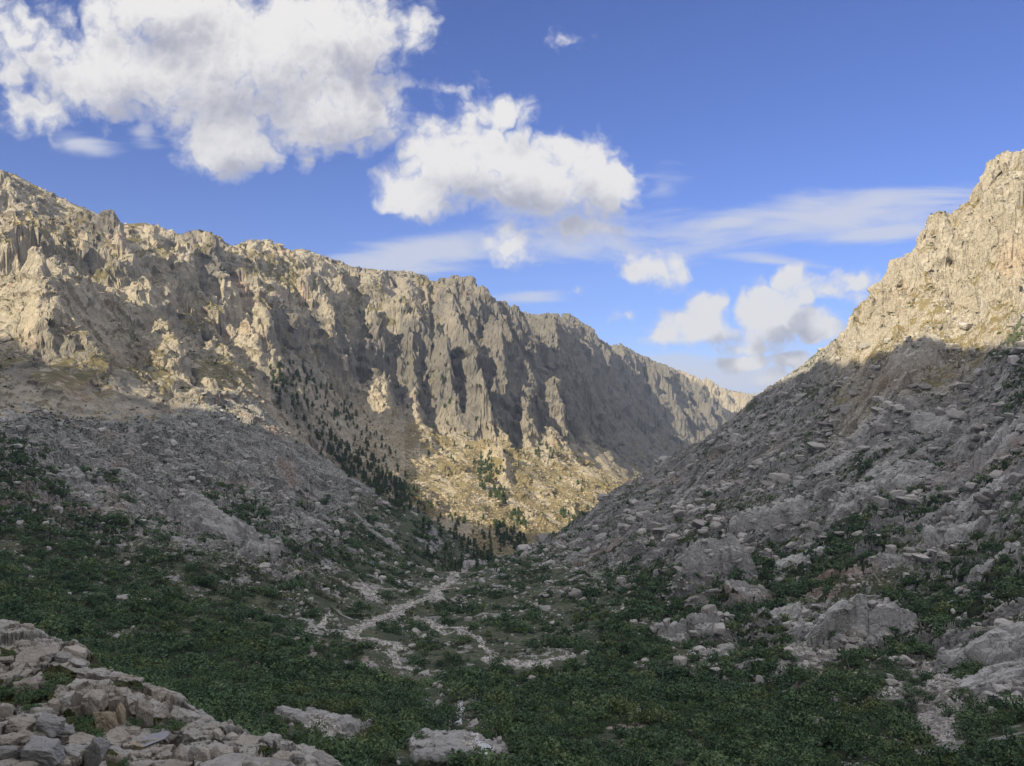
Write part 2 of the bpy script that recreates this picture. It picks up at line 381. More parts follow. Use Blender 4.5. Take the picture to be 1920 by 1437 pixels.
# ---- lower left slope: low ribs and rubble
w3 = perlin(X/90, Y/90, 33)*18
low = (1-LEFT)*(1-RIGHT)*sstep(D, 330, 520)*sstep(700-PX+(D-400)*.25, 0, 200)
LR = ridged((Sx+w3)/60, (Tx+w3)/190, 31, 4)
HL += low*((LR-.45)*13+facets((X+w3)/26, (Y+w3)/17, 34)*6.5+facets((X+w3*.3)/9, (Y+w3*.3)/6.5, 35)*2.6+facets(X/3.4, Y/2.8, 36)*.8)
# ---- right slope: slabs and ledges that run down to the left
ang = math.radians(14)
Ra = X*math.cos(ang)+Y*math.sin(ang); Rb = -X*math.sin(ang)+Y*math.cos(ang)
wr = perlin(X/70, Y/70, 41)*16
Q1 = fbm(Ra/150, (Rb+wr)/34, 42, 4, .55)
Q2 = ridged(Ra/60+w3*.02, (Rb+wr*.6)/17, 43, 3)
FR1 = facets((Ra+wr)/38, (Rb+wr*.6)/15, 45, 1.2); FR2 = facets((Ra+wr*.6)/14, (Rb+wr*.4)/6.5, 46, 1.1); FR3 = facets((Ra+wr*.3)/4.6, (Rb+wr*.2)/3.0, 49, 1.0)
gr0 = fbm(Ra/46, (Rb+wr*.8)/11, 115, 5, .58)
rubble = sstep(fbm(X/60, Y/60, 47, 3), -.3, .25)
dfade = sstep(D, 170, 330)
HR = RIGHT*(1-CLIFF_R)*dfade*(-gr0*3.2+Q1*9+(Q2-.4)*3*rubble+FR1*6.5*(.3+.7*rubble)+FR2*3.6*(.4+.6*rubble)+FR3*1.3+ (ridged(X/110, Y/110, 48, 3)-.5)*14*sstep(D, 450, 700))
# the cliffs above it
C1 = ridged((Sx*.2+X*.45-Y*.75+wr*.5)/46, (X+Y)/300, 51, 3); C2 = ridged((X*.5-Y*.8+wr*.4)/15, (X+Y)/120, 52, 3)
HR += CLIFF_R*((C1-.58)*34+(C2-.45)*9+facets((X*.5-Y*.8+wr*.3)/16, (X+Y)/30, 54)*11+facets((X*.5-Y*.8+wr*.2)/6.5, (X+Y)/11, 55)*4)
# ---- basin: hummocks
HF = FLOOR*((fbm(X/45, Y/45, 61, 4))*5+(ridged(X/14, Y/14, 62, 2)-.5)*1.2)*dfade
Z2 = Z + HL + HR + HF
def steps(z, phase, per, hard, amount):
    ph = phase/per; f_ = np.floor(ph); fr_ = ph-f_
    return z+amount*per*(f_+sstep(fr_, .5-hard, .5+hard)-ph)
tq = fbm(X/130, Y/130, 63, 4)
Z2 = steps(Z2, Z2-.48*Sx+tq*60+fbm(X/45, Y/45, 69, 3)*14, 84, .26, LEFT*(.2+.8*crag)*(.30+.12*ztop)*(1-wall*.25)*(1-.5*sstep(PYB, 560, 660)))
Z2 = steps(Z2, Z2-.40*Sx+tq*40+fbm(X/40, Y/40, 64, 3)*16, 24, .24, LEFT*crag*.22)
Z2 = steps(Z2, Z2+.25*(X-Y)+tq*30+fbm(X/30, Y/30, 65, 3)*14, 44, .2, CLIFF_R*.42)
Z2 = steps(Z2, Z2+.2*(X-Y)+tq*20+fbm(X/12, Y/12, 66, 3)*7, 13, .22, CLIFF_R*.34)
Z2 = steps(Z2, Z2*.8+.55*Rb+wr*.6+tq*14, 15, .2, RIGHT*(1-CLIFF_R)*dfade*.30*sstep(tq+fbm(X/50, Y/50, 67, 2)*.5, -.25, .2))
Z2 = steps(Z2, Z2*.8+.3*Rb+fbm(X/25, Y/25, 68, 3)*6, 6, .22, np.maximum(RIGHT*(1-CLIFF_R), low)*dfade*.34*rubble)

# ---- named crags: crest (rows of the photo on the smooth ground), height, half width to the sunny and shady side
RIBS = [
 ([(20,400),(70,440),(120,500)], 34, 60, 22), ([(190,430),(215,470),(230,520)], 18, 50, 20), ([(420,600),(450,650),(470,680)], 26, 46, 24), ([(500,640),(530,690)], 28, 46, 22), ([(640,640),(655,700)], 40, 50, 24), ([(775,700),(780,760)], 40, 40, 22), ([(960,620),(975,700)], 50, 60, 26), ([(1040,640),(1060,730)], 50, 60, 26), ([(350,560),(390,620),(420,665)], 28, 44, 22),
 ([(228,480),(252,560),(300,630),(322,684)], 40, 60, 24), ([(60,470),(105,545),(118,600)], 36, 70, 24), ([(150,560),(205,640)], 22, 40, 22),
 ([(345,446),(352,500)], 26, 30, 22), ([(392,436),(400,500),(440,560)], 36, 36, 26), ([(478,520),(498,585)], 30, 40, 18), ([(548,590),(566,655)], 34, 46, 28),
 ([(596,560),(614,620),(622,676)], 42, 44, 24), ([(655,540),(668,600)], 40, 46, 26), ([(700,580),(706,650)], 44, 46, 26), ([(745,560),(762,640)], 42, 46, 24), ([(782,596),(776,655)], 46, 30, 20),
 ([(818,616),(832,690),(852,752)], 66, 60, 22), ([(872,645),(888,715),(903,782)], 70, 46, 26), ([(936,650),(944,742)], 60, 44, 26), ([(985,600),(1000,690)], 40, 60, 26),
 ([(722,708),(716,768)], 40, 56, 26), ([(930,745),(934,802)], 46, 34, 24), ([(1000,745),(986,795)], 46, 34, 20), ([(1036,752),(1046,800)], 50, 34, 24), ([(1068,768),(1078,800)], 44, 30, 22),
  ([(846,524),(850,560)], 30, 34, 30), ([(868,522),(880,560)], 44, 34, 26), ([(886,523),(900,562)], 44, 30, 24), ([(906,542),(922,570)], 40, 30, 22),
 ([(930,860),(945,890)], 26, 30, 18), ([(470,735),(540,775),(600,820),(660,880),(740,930),(800,965)], 26, 70, 55),
 ([(520,745),(560,800),(585,850)], 30, 40, 26), ([(200,690),(300,700),(430,735),(480,770)], 10, 60, 40),
]
for pts, h, wl, wr_ in RIBS:
    P = []
    for (px, py) in pts:
        i, j = rows_of(px, py, None, 1600 if px > 1040 else 1150 if px > 580 else 700 if py < 700 else 118); P.append((X[i, j], Y[i, j]))
    P = np.array(P); m = 2.2*max(wl, wr_)
    lo = P.min(0)-m; hi = P.max(0)+m
    ii = np.nonzero((DS > lo[1]) & (DS < hi[1]))[0]
    if len(ii) == 0: continue
    a, b = ii[0], ii[-1]+1
    pj = [CX+F*x/y for x in (lo[0], hi[0]) for y in (lo[1], hi[1])]
    ja = int(np.clip((min(pj)-PXS[0])/(PXS[1]-PXS[0]), 0, len(PXS)-1)); jb = int(np.clip((max(pj)-PXS[0])/(PXS[1]-PXS[0])+2, 1, len(PXS)))
    if jb-ja < 2: continue
    xs = X[a:b, ja:jb]; ys = Y[a:b, ja:jb]
    xs_ = xs+perlin(xs/30, ys/30, 71)*9+perlin(xs/9, ys/9, 72)*3; ys_ = ys+perlin(xs/30, ys/30, 73)*9
    best = np.full(xs.shape, 9e9, np.float32); side = np.zeros(xs.shape, np.float32)
    for k in range(len(P)-1):
        e_ = P[k+1]-P[k]; L2 = (e_**2).sum()
        t = np.clip(((xs_-P[k, 0])*e_[0]+(ys_-P[k, 1])*e_[1])/L2, 0, 1)
        dx = xs_-P[k, 0]-t*e_[0]; dy = ys_-P[k, 1]-t*e_[1]; dd = np.hypot(dx, dy)
        c = dd < best; best = np.where(c, dd, best)
        sd = dx*(-S[0])+dy*(-S[1]); side = np.where(c, sd, side)
    sh = sstep(side, -6, 10)
    w = wl*(1-sh)+wr_*sh
    q = np.clip(1-best/w, 0, 1)
    Z2[a:b, ja:jb] += h*(1.35 if pts[0][0] > 540 else 1.0)*(q**.85)*(.82+.36*ridged(xs/24, ys/24, 74, 2))*(1-.3*np.clip(1-q*3, 0, 1))
# ---- bring the crest lines to their surveyed heights
SKY_L = [(-260,300),(0,318),(30,328),(60,345),(100,362),(130,380),(170,395),(200,410),(215,425),(240,420),(270,418),(300,425),(330,438),(348,440),(352,436),(385,432),(400,436),(430,462),(450,458),(470,452),(490,452),(520,458),(545,470),(570,466),(590,474),(615,482),(640,492),(660,500),(700,505),(740,508),(770,508),(800,522),(812,530),(825,520),(845,522),(850,516),(868,520),(885,517),(897,538),(908,536),(930,566),(942,565),(958,578),(985,588),(1010,590),(1030,585),(1055,586),(1075,592),(1092,606),(1108,612),(1125,638),(1145,648),(1165,645),(1190,660),(1215,672),(1240,682),(1260,690),(1290,700),(1320,713),(1332,714),(1345,724),(1370,732),(1400,738),(1420,740),(2200,742)]
SKY_R = [(1000,1022),(1080,985),(1160,930),(1240,875),(1340,810),(1430,735),(1480,700),(1500,688),(1540,655),(1575,628),(1590,600),(1605,578),(1640,545),(1650,530),(1663,528),(1668,490),(1700,480),(1717,470),(1725,440),(1740,405),(1760,395),(1785,400),(1805,385),(1820,370),(1845,330),(1850,305),(1870,298),(1885,283),(1900,288),(1920,282),(1960,262),(2200,130)]
def fit_crest(sky, ridge, lo, hi, region, jmin, jmax, ramp):
    global Z2
    want = (CY-np.interp(PXS, *zip(*sky)))/F
    win = (D > ridge*lo) & (D < ridge*hi) & region
    cur = np.where(win, Z2/D, -9).max(0)
    dl = np.clip(want-cur, -.07, .07)*(PXS > jmin)*(PXS < jmax)*(cur > -5)
    pd_ = np.pad(dl, 3, 'edge'); dl = np.median(np.stack([pd_[q:q+len(dl)] for q in range(1, 6)]), 0)
    k = np.array([1, 2, 1.])/4; dl = np.convolve(np.pad(dl, 1, 'edge'), k, 'valid')
    Z2 = Z2+D*dl[None].astype(np.float32)*sstep(D, ridge*ramp, ridge*.985)*region
ridgeR = np.interp(PX, [900, 1000, 1080, 1160, 1240, 1300, 1370, 1440, 1500, 1600, 1700, 1800, 1920, 2080, 2240], [680, 900, 1050, 1150, 1150, 1110, 1060, 1000, 960, 905, 840, 815, 800, 770, 760]).astype(np.float32)
fit_crest(SKY_L, skyl, .86, 1.14, LEFT > .5, -261, 1425, .84)
fit_crest(SKY_R, ridgeR, .86, 1.12, RIGHT > .5, 1040, 2200, .82)
# ---- rounded outcrops and big slabs standing out of the slopes: (px, py, half width m, half depth m, height m)
KNOBS = [(430,985,34,22,9),(490,1045,14,10,7),(360,965,20,14,6),(1440,985,30,17,12),(1350,1075,24,16,14),(1500,1060,16,9,4),(1740,900,24,12,6),(1880,840,26,14,7),(1760,790,26,13,7),(1620,820,24,13,6),(1800,1005,22,10,5),(1880,1060,16,8,4),(1710,690,26,20,11),(1740,660,18,14,8),
         (1590,1165,24,12,1.8),(1565,1200,20,10,1.6),(1645,1190,16,11,3),(1500,1195,12,8,3),(1470,1160,13,9,4),(1870,1235,16,12,8),(1850,1290,18,10,4),(1330,1180,12,8,4),(1400,1130,12,8,4),(600,995,16,10,6),(720,1015,18,12,5),(890,1065,18,12,6),
         (270,930,16,12,6),(160,915,20,12,5),(1600,950,20,12,6),(1690,890,22,12,6),(1560,880,18,10,5),(1830,950,18,12,5),(1260,1190,9,7,3),(1340,1225,9,6,2.5),(852,1412,13,14,3.5),(600,1364,12,9,3.5)]
KMASK = np.zeros(X.shape, np.float32)
for (px, py, a_, b_, h) in KNOBS:
    i, j = rows_of(px, py); x0, y0 = X[i, j], Y[i, j]
    ii = np.nonzero(np.abs(DS-y0) < 2*max(a_, b_))[0]; a, b = ii[0], ii[-1]+1
    jw = int(2*a_/y0*F/(PXS[1]-PXS[0]))+3; ja, jb = max(j-jw, 0), min(j+jw, len(PXS))
    xs = X[a:b, ja:jb]-x0; ys = Y[a:b, ja:jb]-y0
    r = np.hypot(xs/a_, ys/b_)+fbm(X[a:b, ja:jb]/a_*1.6, Y[a:b, ja:jb]/b_*1.6, int(px), 4)*.75
    q = sstep(1.0-r, -.05, .33)
    cr1, cr2, cid = cells(X[a:b, ja:jb]/a_*2.6, Y[a:b, ja:jb]/b_*2.2, int(py))
    Z2[a:b, ja:jb] += h*q*(.75+.3*np.clip(1-r, 0, 1)+.35*(cid-.5)*np.clip((cr2-cr1)*5, 0, 1))-.12*h*q*(1-np.clip((cr2-cr1)*7, 0, 1))
    KMASK[a:b, ja:jb] = np.maximum(KMASK[a:b, ja:jb], q)

# ---- push the rock faces in and out along their own normals (overhangs, blocks)
def normals(x, y, z):
    P = np.stack([x, y, z], -1)
    du = np.gradient(P, axis=1); dv = np.gradient(P, axis=0)
    nn = np.cross(du, dv); nn /= np.linalg.norm(nn, axis=-1, keepdims=True)+1e-9
    return nn.astype(np.float32)
N = normals(X, Y, Z2)
steep = 1-N[..., 2]
rock = sstep(steep, .16, .42)
zz = Z2
hx = np.where(LEFT > .5, Sx, X*.5-Y*.8)
b1 = facets((hx+zz*.3+w1*.2)/24, (zz+w2*.25)/34, 81, 1.0); b2 = facets((hx-zz*.2)/8, (zz+hx*.25)/11, 82, 1.0); b3 = ridged((hx+zz*.2)/12, zz/30, 83, 3)-.45
amp = np.interp(D, [150, 500, 1500, 4000], [.25, .6, 1.0, 1.6]).astype(np.float32)
disp = amp*rock*(b1*8+b2*3.2+b3*1.0)*(.35+.65*np.maximum(LEFT, CLIFF_R))
X3 = X+N[..., 0]*disp; Y3 = Y+N[..., 1]*disp; Z3 = Z2+N[..., 2]*disp
N = normals(X3, Y3, Z3); steep = 1-N[..., 2]
PX3 = CX+F*X3/Y3; PY3 = CY-F*Z3/Y3; E3 = Z3/Y3

# ------------------------------------------------------------------ what grows where (kept as masks on the mesh)
wob = fbm(X/22, Y/22, 91, 4)*34+fbm(X/70, Y/70, 92, 3)*36
pxw = PX3+wob; pyw = PY3+(fbm(X/22+9, Y/22, 93, 4)*34)*np.interp(D, [150, 400, 900], [1, .7, .35]).astype(np.float32)
THICK = [[(-80,1030),(120,1050),(230,1112),(330,1126),(440,1150),(540,1180),(600,1240),(660,1232),(705,1272),(745,1300),(800,1330),(845,1340),(860,1400),(780,1440),(650,1500),(300,1480),(-200,1400),(-200,1030)],
 [(900,1480),(920,1300),(985,1262),(1060,1250),(1080,1205),(1180,1170),(1230,1200),(1270,1282),(1400,1276),(1500,1262),(1560,1270),(1660,1296),(1730,1372),(1920,1376),(2100,1370),(2100,1500)],
 [(1690,1300),(1740,1270),(1790,1262),(1770,1300),(1700,1330)],
 [(850,1300),(850,1262),(885,1250),(925,1245),(980,1262),(930,1330),(850,1330)],
 [(1490,1010),(1560,975),(1640,950),(1690,990),(1620,1050),(1510,1110),(1380,1180),(1240,1196),(1290,1120),(1420,1060)],
 [(1490,1210),(1560,1150),(1660,1120),(1780,1060),(1930,1010),(2050,960),(2050,1090),(1930,1130),(1830,1170),(1700,1205),(1660,1250),(1560,1250),(1400,1262),(1440,1235)],
 [(50,975),(180,965),(240,985),(245,1010),(190,1055),(260,1085),(340,1132),(260,1112),(150,1080),(60,1020)], [(-80,900),(70,930),(75,990),(-80,1010)],
 [(-80,770),(60,830),(110,890),(125,955),(70,930),(-80,860)], [(366,900),(430,910),(490,960),(560,1012),(640,1040),(580,1056),(500,1045),(440,1005),(385,955)],
 [(150,880),(210,890),(240,915),(170,910)], [(1180,1090),(1240,1060),(1300,1080),(1280,1120),(1180,1160)], [(1290,1010),(1400,960),(1440,970),(1330,1030)]]
VEG = np.zeros(X.shape, np.float32)
near = (D > 110) & (D < 1000)
ra, rb = np.nonzero((DS > 110) & (DS < 1000))[0][[0, -1]]
sl = np.s_[ra:rb]
for k, poly in enumerate(THICK):
    d_ = inpoly(pxw[sl], pyw[sl], poly)
    VEG[sl] = np.maximum(VEG[sl], sstep(d_+fbm(X[sl]/7, Y[sl]/7, 98, 3)*40, -16, 16))
patch = fbm(X/16, Y/16, 95, 4)
sparse = sstep(patch+.25*fbm(X/90, Y/90, 96, 2)+.10*FLOOR, .18, .32)*sstep(PY3, 850, 1010)*sstep(D, 120, 160)*(1-sstep(D, 900, 1050))
sparse *= 1-sstep(steep, .30, .45)
VEG = np.maximum(VEG, sparse*.9)
VEG = np.maximum(VEG, RIGHT*sstep(gr0+.3*fbm(X/70, Y/70, 99, 3)-.1*(D-300)/300, -.04, .10)*sstep(D, 150, 200)*(1-sstep(D, 500, 680))*(1-sstep(steep, .38, .5)))
gaps = sstep(fbm(X/11, Y/11, 97, 4)+.25*fbm(X/45, Y/45, 100, 2), .15, .26)
VEG *= (1-gaps*.8)*(1-KMASK)*(1-sstep(steep, .42, .6))*(D < 1050)
# streams and stony tracks (px, py, half width m)
TRACKS = {
 'brook': [[(872,1068,3.2),(850,1085,4),(820,1106,4.5),(812,1118,4),(760,1135,3.6),(745,1150,3.2),(705,1165,3),(675,1178,3),(660,1192,3.0),(672,1198,2.2),(720,1205,2.4),(752,1212,3),(738,1226,2),(735,1236,1.8),(760,1252,1.6),(790,1264,1.6),(815,1272,1.4)],
           [(866,1320,1.2),(858,1340,1.3),(856,1358,1.3)], [(880,1376,2),(890,1392,2.4),(905,1405,2.2)]],
 'footpath': [[(700,1060,.8),(708,1068,.8),(705,1080,.8),(716,1095,.9)], [(750,1088,.6),(752,1098,.6),(790,1104,.7),(860,1105,.8)], [(640,1090,2.2),(680,1098,3.4),(720,1104,2.4),(800,1105,1.2)], [(690,1120,4),(700,1110,3.5)],
              [(796,1163,2.2),(812,1172,1.6),(835,1180,1.4),(865,1180,1.2),(868,1192,1),(890,1195,1.6),(905,1205,1.5),(918,1222,1.4),(925,1235,2)], [(815,1178,.8),(835,1190,.8),(850,1184,.7)], [(870,1180,.9),(880,1190,1.2),(905,1202,1)],
              [(560,1205,.8),(585,1188,.8),(610,1160,.9),(620,1145,.8)], [(1760,1350,1.2),(1735,1330,1.4),(1750,1305,1.3),(1775,1290,1.2)], [(1655,1310,1.1),(1690,1280,1.3),(1740,1250,1.4)]],
 'scree': [[(920,1238,4),(950,1243,6),(1000,1246,5),(1050,1235,6)], [(600,1360,4),(610,1370,4)], [(1480,1215,2),(1530,1230,2),(1600,1215,3)]],
}
STONY = np.zeros(X.shape, np.float32)
def track_points(line, e):
    pts = []
    for (px, py, w) in line:
        i, j = rows_of(px, py, e); pts.append((X3[i, j], Y3[i, j], w))
    return np.array(pts)
TRACK_PTS = {k: [track_points(l, np.maximum.accumulate(E3, 0) if False else E3) for l in v] for k, v in TRACKS.items()}
def stamp_track(P, grow=1.0):
    lo = P[:, :2].min(0)-15; hi = P[:, :2].max(0)+15
    ii = np.nonzero((DS > lo[1]) & (DS < hi[1]))[0]; a, b = ii[0], ii[-1]+1
    xs = X3[a:b]; ys = Y3[a:b]
    xs = xs+perlin(X[a:b]/8, Y[a:b]/8, 101)*2.4+perlin(X[a:b]/2.2, Y[a:b]/2.2, 103)*.5; ys = ys+perlin(X[a:b]/8, Y[a:b]/8, 102)*3.0
    m = np.zeros(xs.shape, np.float32)
    for k in range(len(P)-1):
        e_ = P[k+1, :2]-P[k, :2]; L2 = (e_**2).sum()+1e-6
        t = np.clip(((xs-P[k, 0])*e_[0]+(ys-P[k, 1])*e_[1])/L2, 0, 1)
        dd = np.hypot(xs-P[k, 0]-t*e_[0], ys-P[k, 1]-t*e_[1])
        m = np.maximum(m, sstep(1-dd/((P[k, 2]+t*(P[k+1, 2]-P[k, 2]))*grow), -.1, .5))
    STONY[a:b] = np.maximum(STONY[a:b], m)
for ls in TRACK_PTS.values():
    for P in ls: stamp_track(P, 3.6)
CLEAR = STONY.copy(); STONY[:] = 0
for ls in TRACK_PTS.values():
    for P in ls: stamp_track(P, 1.4)
_st = sstep(inpoly((PX3+wob*.25)[sl], (PY3+wob*.2)[sl], [(1712,1296),(1760,1262),(1800,1280),(1800,1350),(1790,1392),(1745,1392),(1722,1345)]), -3, 6)
STONY[sl] = np.maximum(STONY[sl], _st*.9); CLEAR[sl] = np.maximum(CLEAR[sl], sstep(inpoly(PX3[sl], PY3[sl], [(1700,1290),(1800,1270),(1800,1420),(1715,1420)]), -4, 4))
VEG *= 1-np.maximum(STONY, CLEAR)
GRASS = sstep(fbm(X/60, Y/60, 111, 4)+fbm(X/9, Y/9, 112, 3)*.6, -.12, .3)*(1-sstep(steep, .14, .34))
gr_ = fbm(Ra/46, (Rb+wr*.8)/11, 115, 5, .58)+.35*fbm(X/120, Y/120, 116, 3)
GRASS = GRASS*(1-RIGHT)+RIGHT*(1-sstep(steep, .3, .5))*sstep(gr_, -.22, .10)*(1-CLIFF_R*.8)
UPR = RIGHT*sstep(PX, 1480, 1600)*sstep(700-PY3, -10, 40)
GRASS = np.maximum(GRASS, UPR*(1-sstep(steep, .5, .66))*sstep(fbm(X/40, Y/40, 118, 4)-.25*CLIFF_R, -.28, .08))
GRASS = np.maximum(GRASS, TURF*sstep(fbm(X/14, Y/14, 120, 4), -.45, .0)*.92*(1-sstep(steep, .55, .75)))
GRASS = np.maximum(GRASS, apron*sstep(fbm(X/50, Y/50, 119, 5, .6), -.25, .2)*.9)
GRASS *= 1-.5*sstep(PYB, 690, 760)*(1-RIGHT)*(PX < 760)*(D > 420)
GRASS *= np.where(D < 1100, .85, 1.0)*(1-STONY)*(1-KMASK)
GRASS = np.maximum(GRASS, FLOOR*(1-low*.6)*sstep(fbm(X/26, Y/26, 113, 4)+.3*fbm(X/7, Y/7, 114, 3), -.42, -.05)*(1-STONY)*(1-KMASK))
GRASS = np.maximum(GRASS, RIGHT*(1-sstep(D, 380, 560))*sstep(fbm(X/20, Y/20, 117, 4)+.4*gr_, -.28, .12)*(1-STONY)*(1-KMASK)*(1-sstep(steep, .35, .5)))
TALUS_SUN = np.maximum(apron*.9, np.maximum(CLIFF_R*.6, RIGHT*sstep(D, 600, 680)*sstep(PX, 1500, 1620)*.75))  # apron talus, plus sunlit warmth put into the upper right slope's colour
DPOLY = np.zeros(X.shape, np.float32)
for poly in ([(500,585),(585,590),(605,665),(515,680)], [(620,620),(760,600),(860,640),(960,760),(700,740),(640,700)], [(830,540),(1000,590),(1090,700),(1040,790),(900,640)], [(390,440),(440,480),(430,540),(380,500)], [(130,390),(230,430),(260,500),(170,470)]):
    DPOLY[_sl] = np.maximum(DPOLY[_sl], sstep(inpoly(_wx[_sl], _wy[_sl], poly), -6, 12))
DARK = np.clip(1.0*np.maximum(wall, sstep(PYB-foot, -200, -10)*sstep(PX, 1080, 1180)*far_side)*(.35+.65*sstep(PX, 720, 960))*.95+np.maximum(sstep(fbm(X/120, Y/120, 121, 3), .10, .34)*.7, DPOLY)*LEFT, 0, 1)*(D < 4300)  # dark rock patches, plus the far wall's shade put into the colour

# ------------------------------------------------------------------ materials of the land
def new_mat(name):
    m = bpy.data.materials.new(name); m.use_nodes = True
    t = NT(m.node_tree)
    bs = m.node_tree.nodes['Principled BSDF']
    bs.inputs['Roughness'].default_value = .9
    bs.inputs['Specular IOR Level'].default_value = .2
    return m, t, bs
def land_material(name, warm, bump=1.0):
    m, t, bs = new_mat(name)
    geo = t.node('ShaderNodeNewGeometry'); pos = geo.outputs['Position']
    at = t.node('ShaderNodeAttribute', attribute_name='cover'); sp = t.node('ShaderNodeSeparateColor'); t.link(at.outputs['Color'], sp.inputs[0])
    veg, grass, dark = sp.outputs
    at2 = t.node('ShaderNodeAttribute', attribute_name='kind2'); sp2 = t.node('ShaderNodeSeparateColor'); t.link(at2.outputs['Color'], sp2.inputs[0])
    stony, slab, talus = sp2.outputs
    n_big, c_big = t.noise(pos, .012, 5, .6)
    n_mid, c_mid = t.noise(pos, .09, 6, .65, .4)
    n_fine, _ = t.noise(pos, .55, 8, .7)
    n_grit, _ = t.noise(pos, 2.6, 4, .7)
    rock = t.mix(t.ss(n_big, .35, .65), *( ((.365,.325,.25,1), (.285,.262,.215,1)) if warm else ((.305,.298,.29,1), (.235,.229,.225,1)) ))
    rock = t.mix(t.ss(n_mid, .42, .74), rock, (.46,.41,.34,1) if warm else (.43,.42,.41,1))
    rock = t.mix(t.m('MULTIPLY', t.ss(n_fine, .50, .66), t.m('SUBTRACT', .66, t.m('MULTIPLY', slab, .5))), rock, (.105,.098,.09,1))      # lichen, cracks' stain
    sc = t.node('ShaderNodeSeparateColor'); t.link(c_big, sc.inputs[0])
    rock = t.mix(t.m('MULTIPLY', t.ss(sc.outputs[1], .56, .70), .5), rock, (.36,.24,.18,1))  # rusty faces
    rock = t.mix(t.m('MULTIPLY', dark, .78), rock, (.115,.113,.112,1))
    paleslab = t.mix(t.ss(n_fine, .45, .7), (.50,.495,.49,1), (.36,.355,.35,1))
    rock = t.mix(t.m('MULTIPLY', slab, .75), rock, paleslab)
    stones = t.mix(t.ss(n_fine, .40, .58), (.66,.64,.61,1), (.36,.335,.31,1))
    rock = t.mix(t.m('MULTIPLY', talus, .6), rock, t.mix(t.ss(n_fine, .40, .68), (.50,.435,.32,1), (.29,.245,.16,1)))  # tan talus, also the painted sunlit tint of the right cliffs
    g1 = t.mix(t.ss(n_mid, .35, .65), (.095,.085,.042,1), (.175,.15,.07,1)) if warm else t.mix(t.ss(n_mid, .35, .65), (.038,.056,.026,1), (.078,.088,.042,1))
    g1 = t.mix(t.ss(talus, .3, .6), g1, t.mix(t.ss(n_mid, .35, .65), (.15,.125,.06,1), (.24,.20,.105,1)))
    gm = t.ss(t.m('ADD', grass, t.m('MULTIPLY_ADD', n_fine, 1.7, -.85)), .30, .62)
    col = t.mix(t.m('MULTIPLY', gm, .9), rock, g1)
    vm = t.ss(t.m('ADD', veg, t.m('MULTIPLY_ADD', n_fine, 1.1, -.55)), .35, .55)
    col = t.mix(vm, col, t.mix(n_mid, (.018,.026,.014,1), (.040,.050,.024,1)))
    col = t.mix(t.ss(t.m('ADD', stony, t.m('MULTIPLY_ADD', n_fine, .9, -.45)), .35, .6), col, stones)
    t.put(bs.inputs['Base Color'], col)
    vo = t.node('ShaderNodeTexVoronoi', feature='DISTANCE_TO_EDGE'); wp = t.v('SCALE', t.v('SUBTRACT', c_mid, (.5, .5, .5))); wp.node.inputs[3].default_value = 9.0
    mpv = t.node('ShaderNodeMapping'); t.put(mpv.inputs[0], t.v('ADD', pos, wp)); mpv.inputs['Rotation'].default_value = (.3, .2, .5); mpv.inputs['Scale'].default_value = (.6, 1.3, 1.0); t.link(mpv.outputs[0], vo.inputs['Vector']); vo.inputs['Scale'].default_value = .15
    wv = t.v('ADD', pos, t.v('SCALE', c_big)); 
    vo2 = t.node('ShaderNodeTexVoronoi', feature='F1'); t.link(pos, vo2.inputs['Vector']); vo2.inputs['Scale'].default_value = .55
    h = t.m('ADD', t.m('MULTIPLY', n_mid, 3.6), t.m('MULTIPLY', n_fine, .7))
    h = t.m('ADD', h, t.m('MULTIPLY', t.m('MINIMUM', vo.outputs['Distance'], .10), 4.5))
    h = t.m('SUBTRACT', h, t.m('MULTIPLY', vo2.outputs['Distance'], t.m('SUBTRACT', .45, t.m('MULTIPLY', slab, .40))))
    h = t.m('ADD', h, t.m('MULTIPLY', n_grit, .10))
    bp = t.node('ShaderNodeBump'); bp.inputs['Strength'].default_value = .9*bump; bp.inputs['Distance'].default_value = 1.0
    t.link(h, bp.inputs['Height']); t.link(bp.outputs[0], bs.inputs['Normal'])
    return m
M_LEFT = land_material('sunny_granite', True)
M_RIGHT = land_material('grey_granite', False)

def tag(o, label=None, cat=None, group=None, kind=None):
    if label: o['label'] = label
    if cat: o['category'] = cat
    if group: o['group'] = group
    if kind: o['kind'] = kind
    return o
def mesh_from(name, V, faces, mat, attrs=None, parent=None, link=True, smooth=False, midx=None):
    """V n x 3; faces: m x k array (all the same size)"""
    me = bpy.data.meshes.new(name)
    V = np.ascontiguousarray(V, np.float32); Fc = np.ascontiguousarray(faces, np.int32); k = Fc.shape[1]
    me.vertices.add(len(V)); me.vertices.foreach_set('co', V.ravel())
    me.loops.add(Fc.size); me.loops.foreach_set('vertex_index', Fc.ravel())
    me.polygons.add(len(Fc)); me.polygons.foreach_set('loop_start', np.arange(0, Fc.size, k, dtype=np.int32))
    for mt in (mat if isinstance(mat, (list, tuple)) else [mat]): me.materials.append(mt)
    if midx is not None: me.polygons.foreach_set('material_index', np.ascontiguousarray(midx, np.int32))
    for an, A in (attrs or {}).items():
        at = me.attributes.new(an, 'FLOAT_COLOR', 'POINT')
        C4 = np.ones((len(V), 4), np.float32); C4[:, :A.shape[1]] = A
        at.data.foreach_set('color', C4.ravel())
    me.update(calc_edges=True)
    me.validate(clean_customdata=False) if False else None
    if not smooth: me.shade_flat()
    else: me.shade_smooth()
    o = bpy.data.objects.new(name, me)
    if link: COL.objects.link(o)
    if parent: o.parent = parent
    return o
nr, nc = X.shape
idx = np.arange(nr*nc).reshape(nr, nc)
QF = np.stack([idx[:-1, :-1], idx[:-1, 1:], idx[1:, 1:], idx[1:, :-1]], -1).reshape(-1, 4)
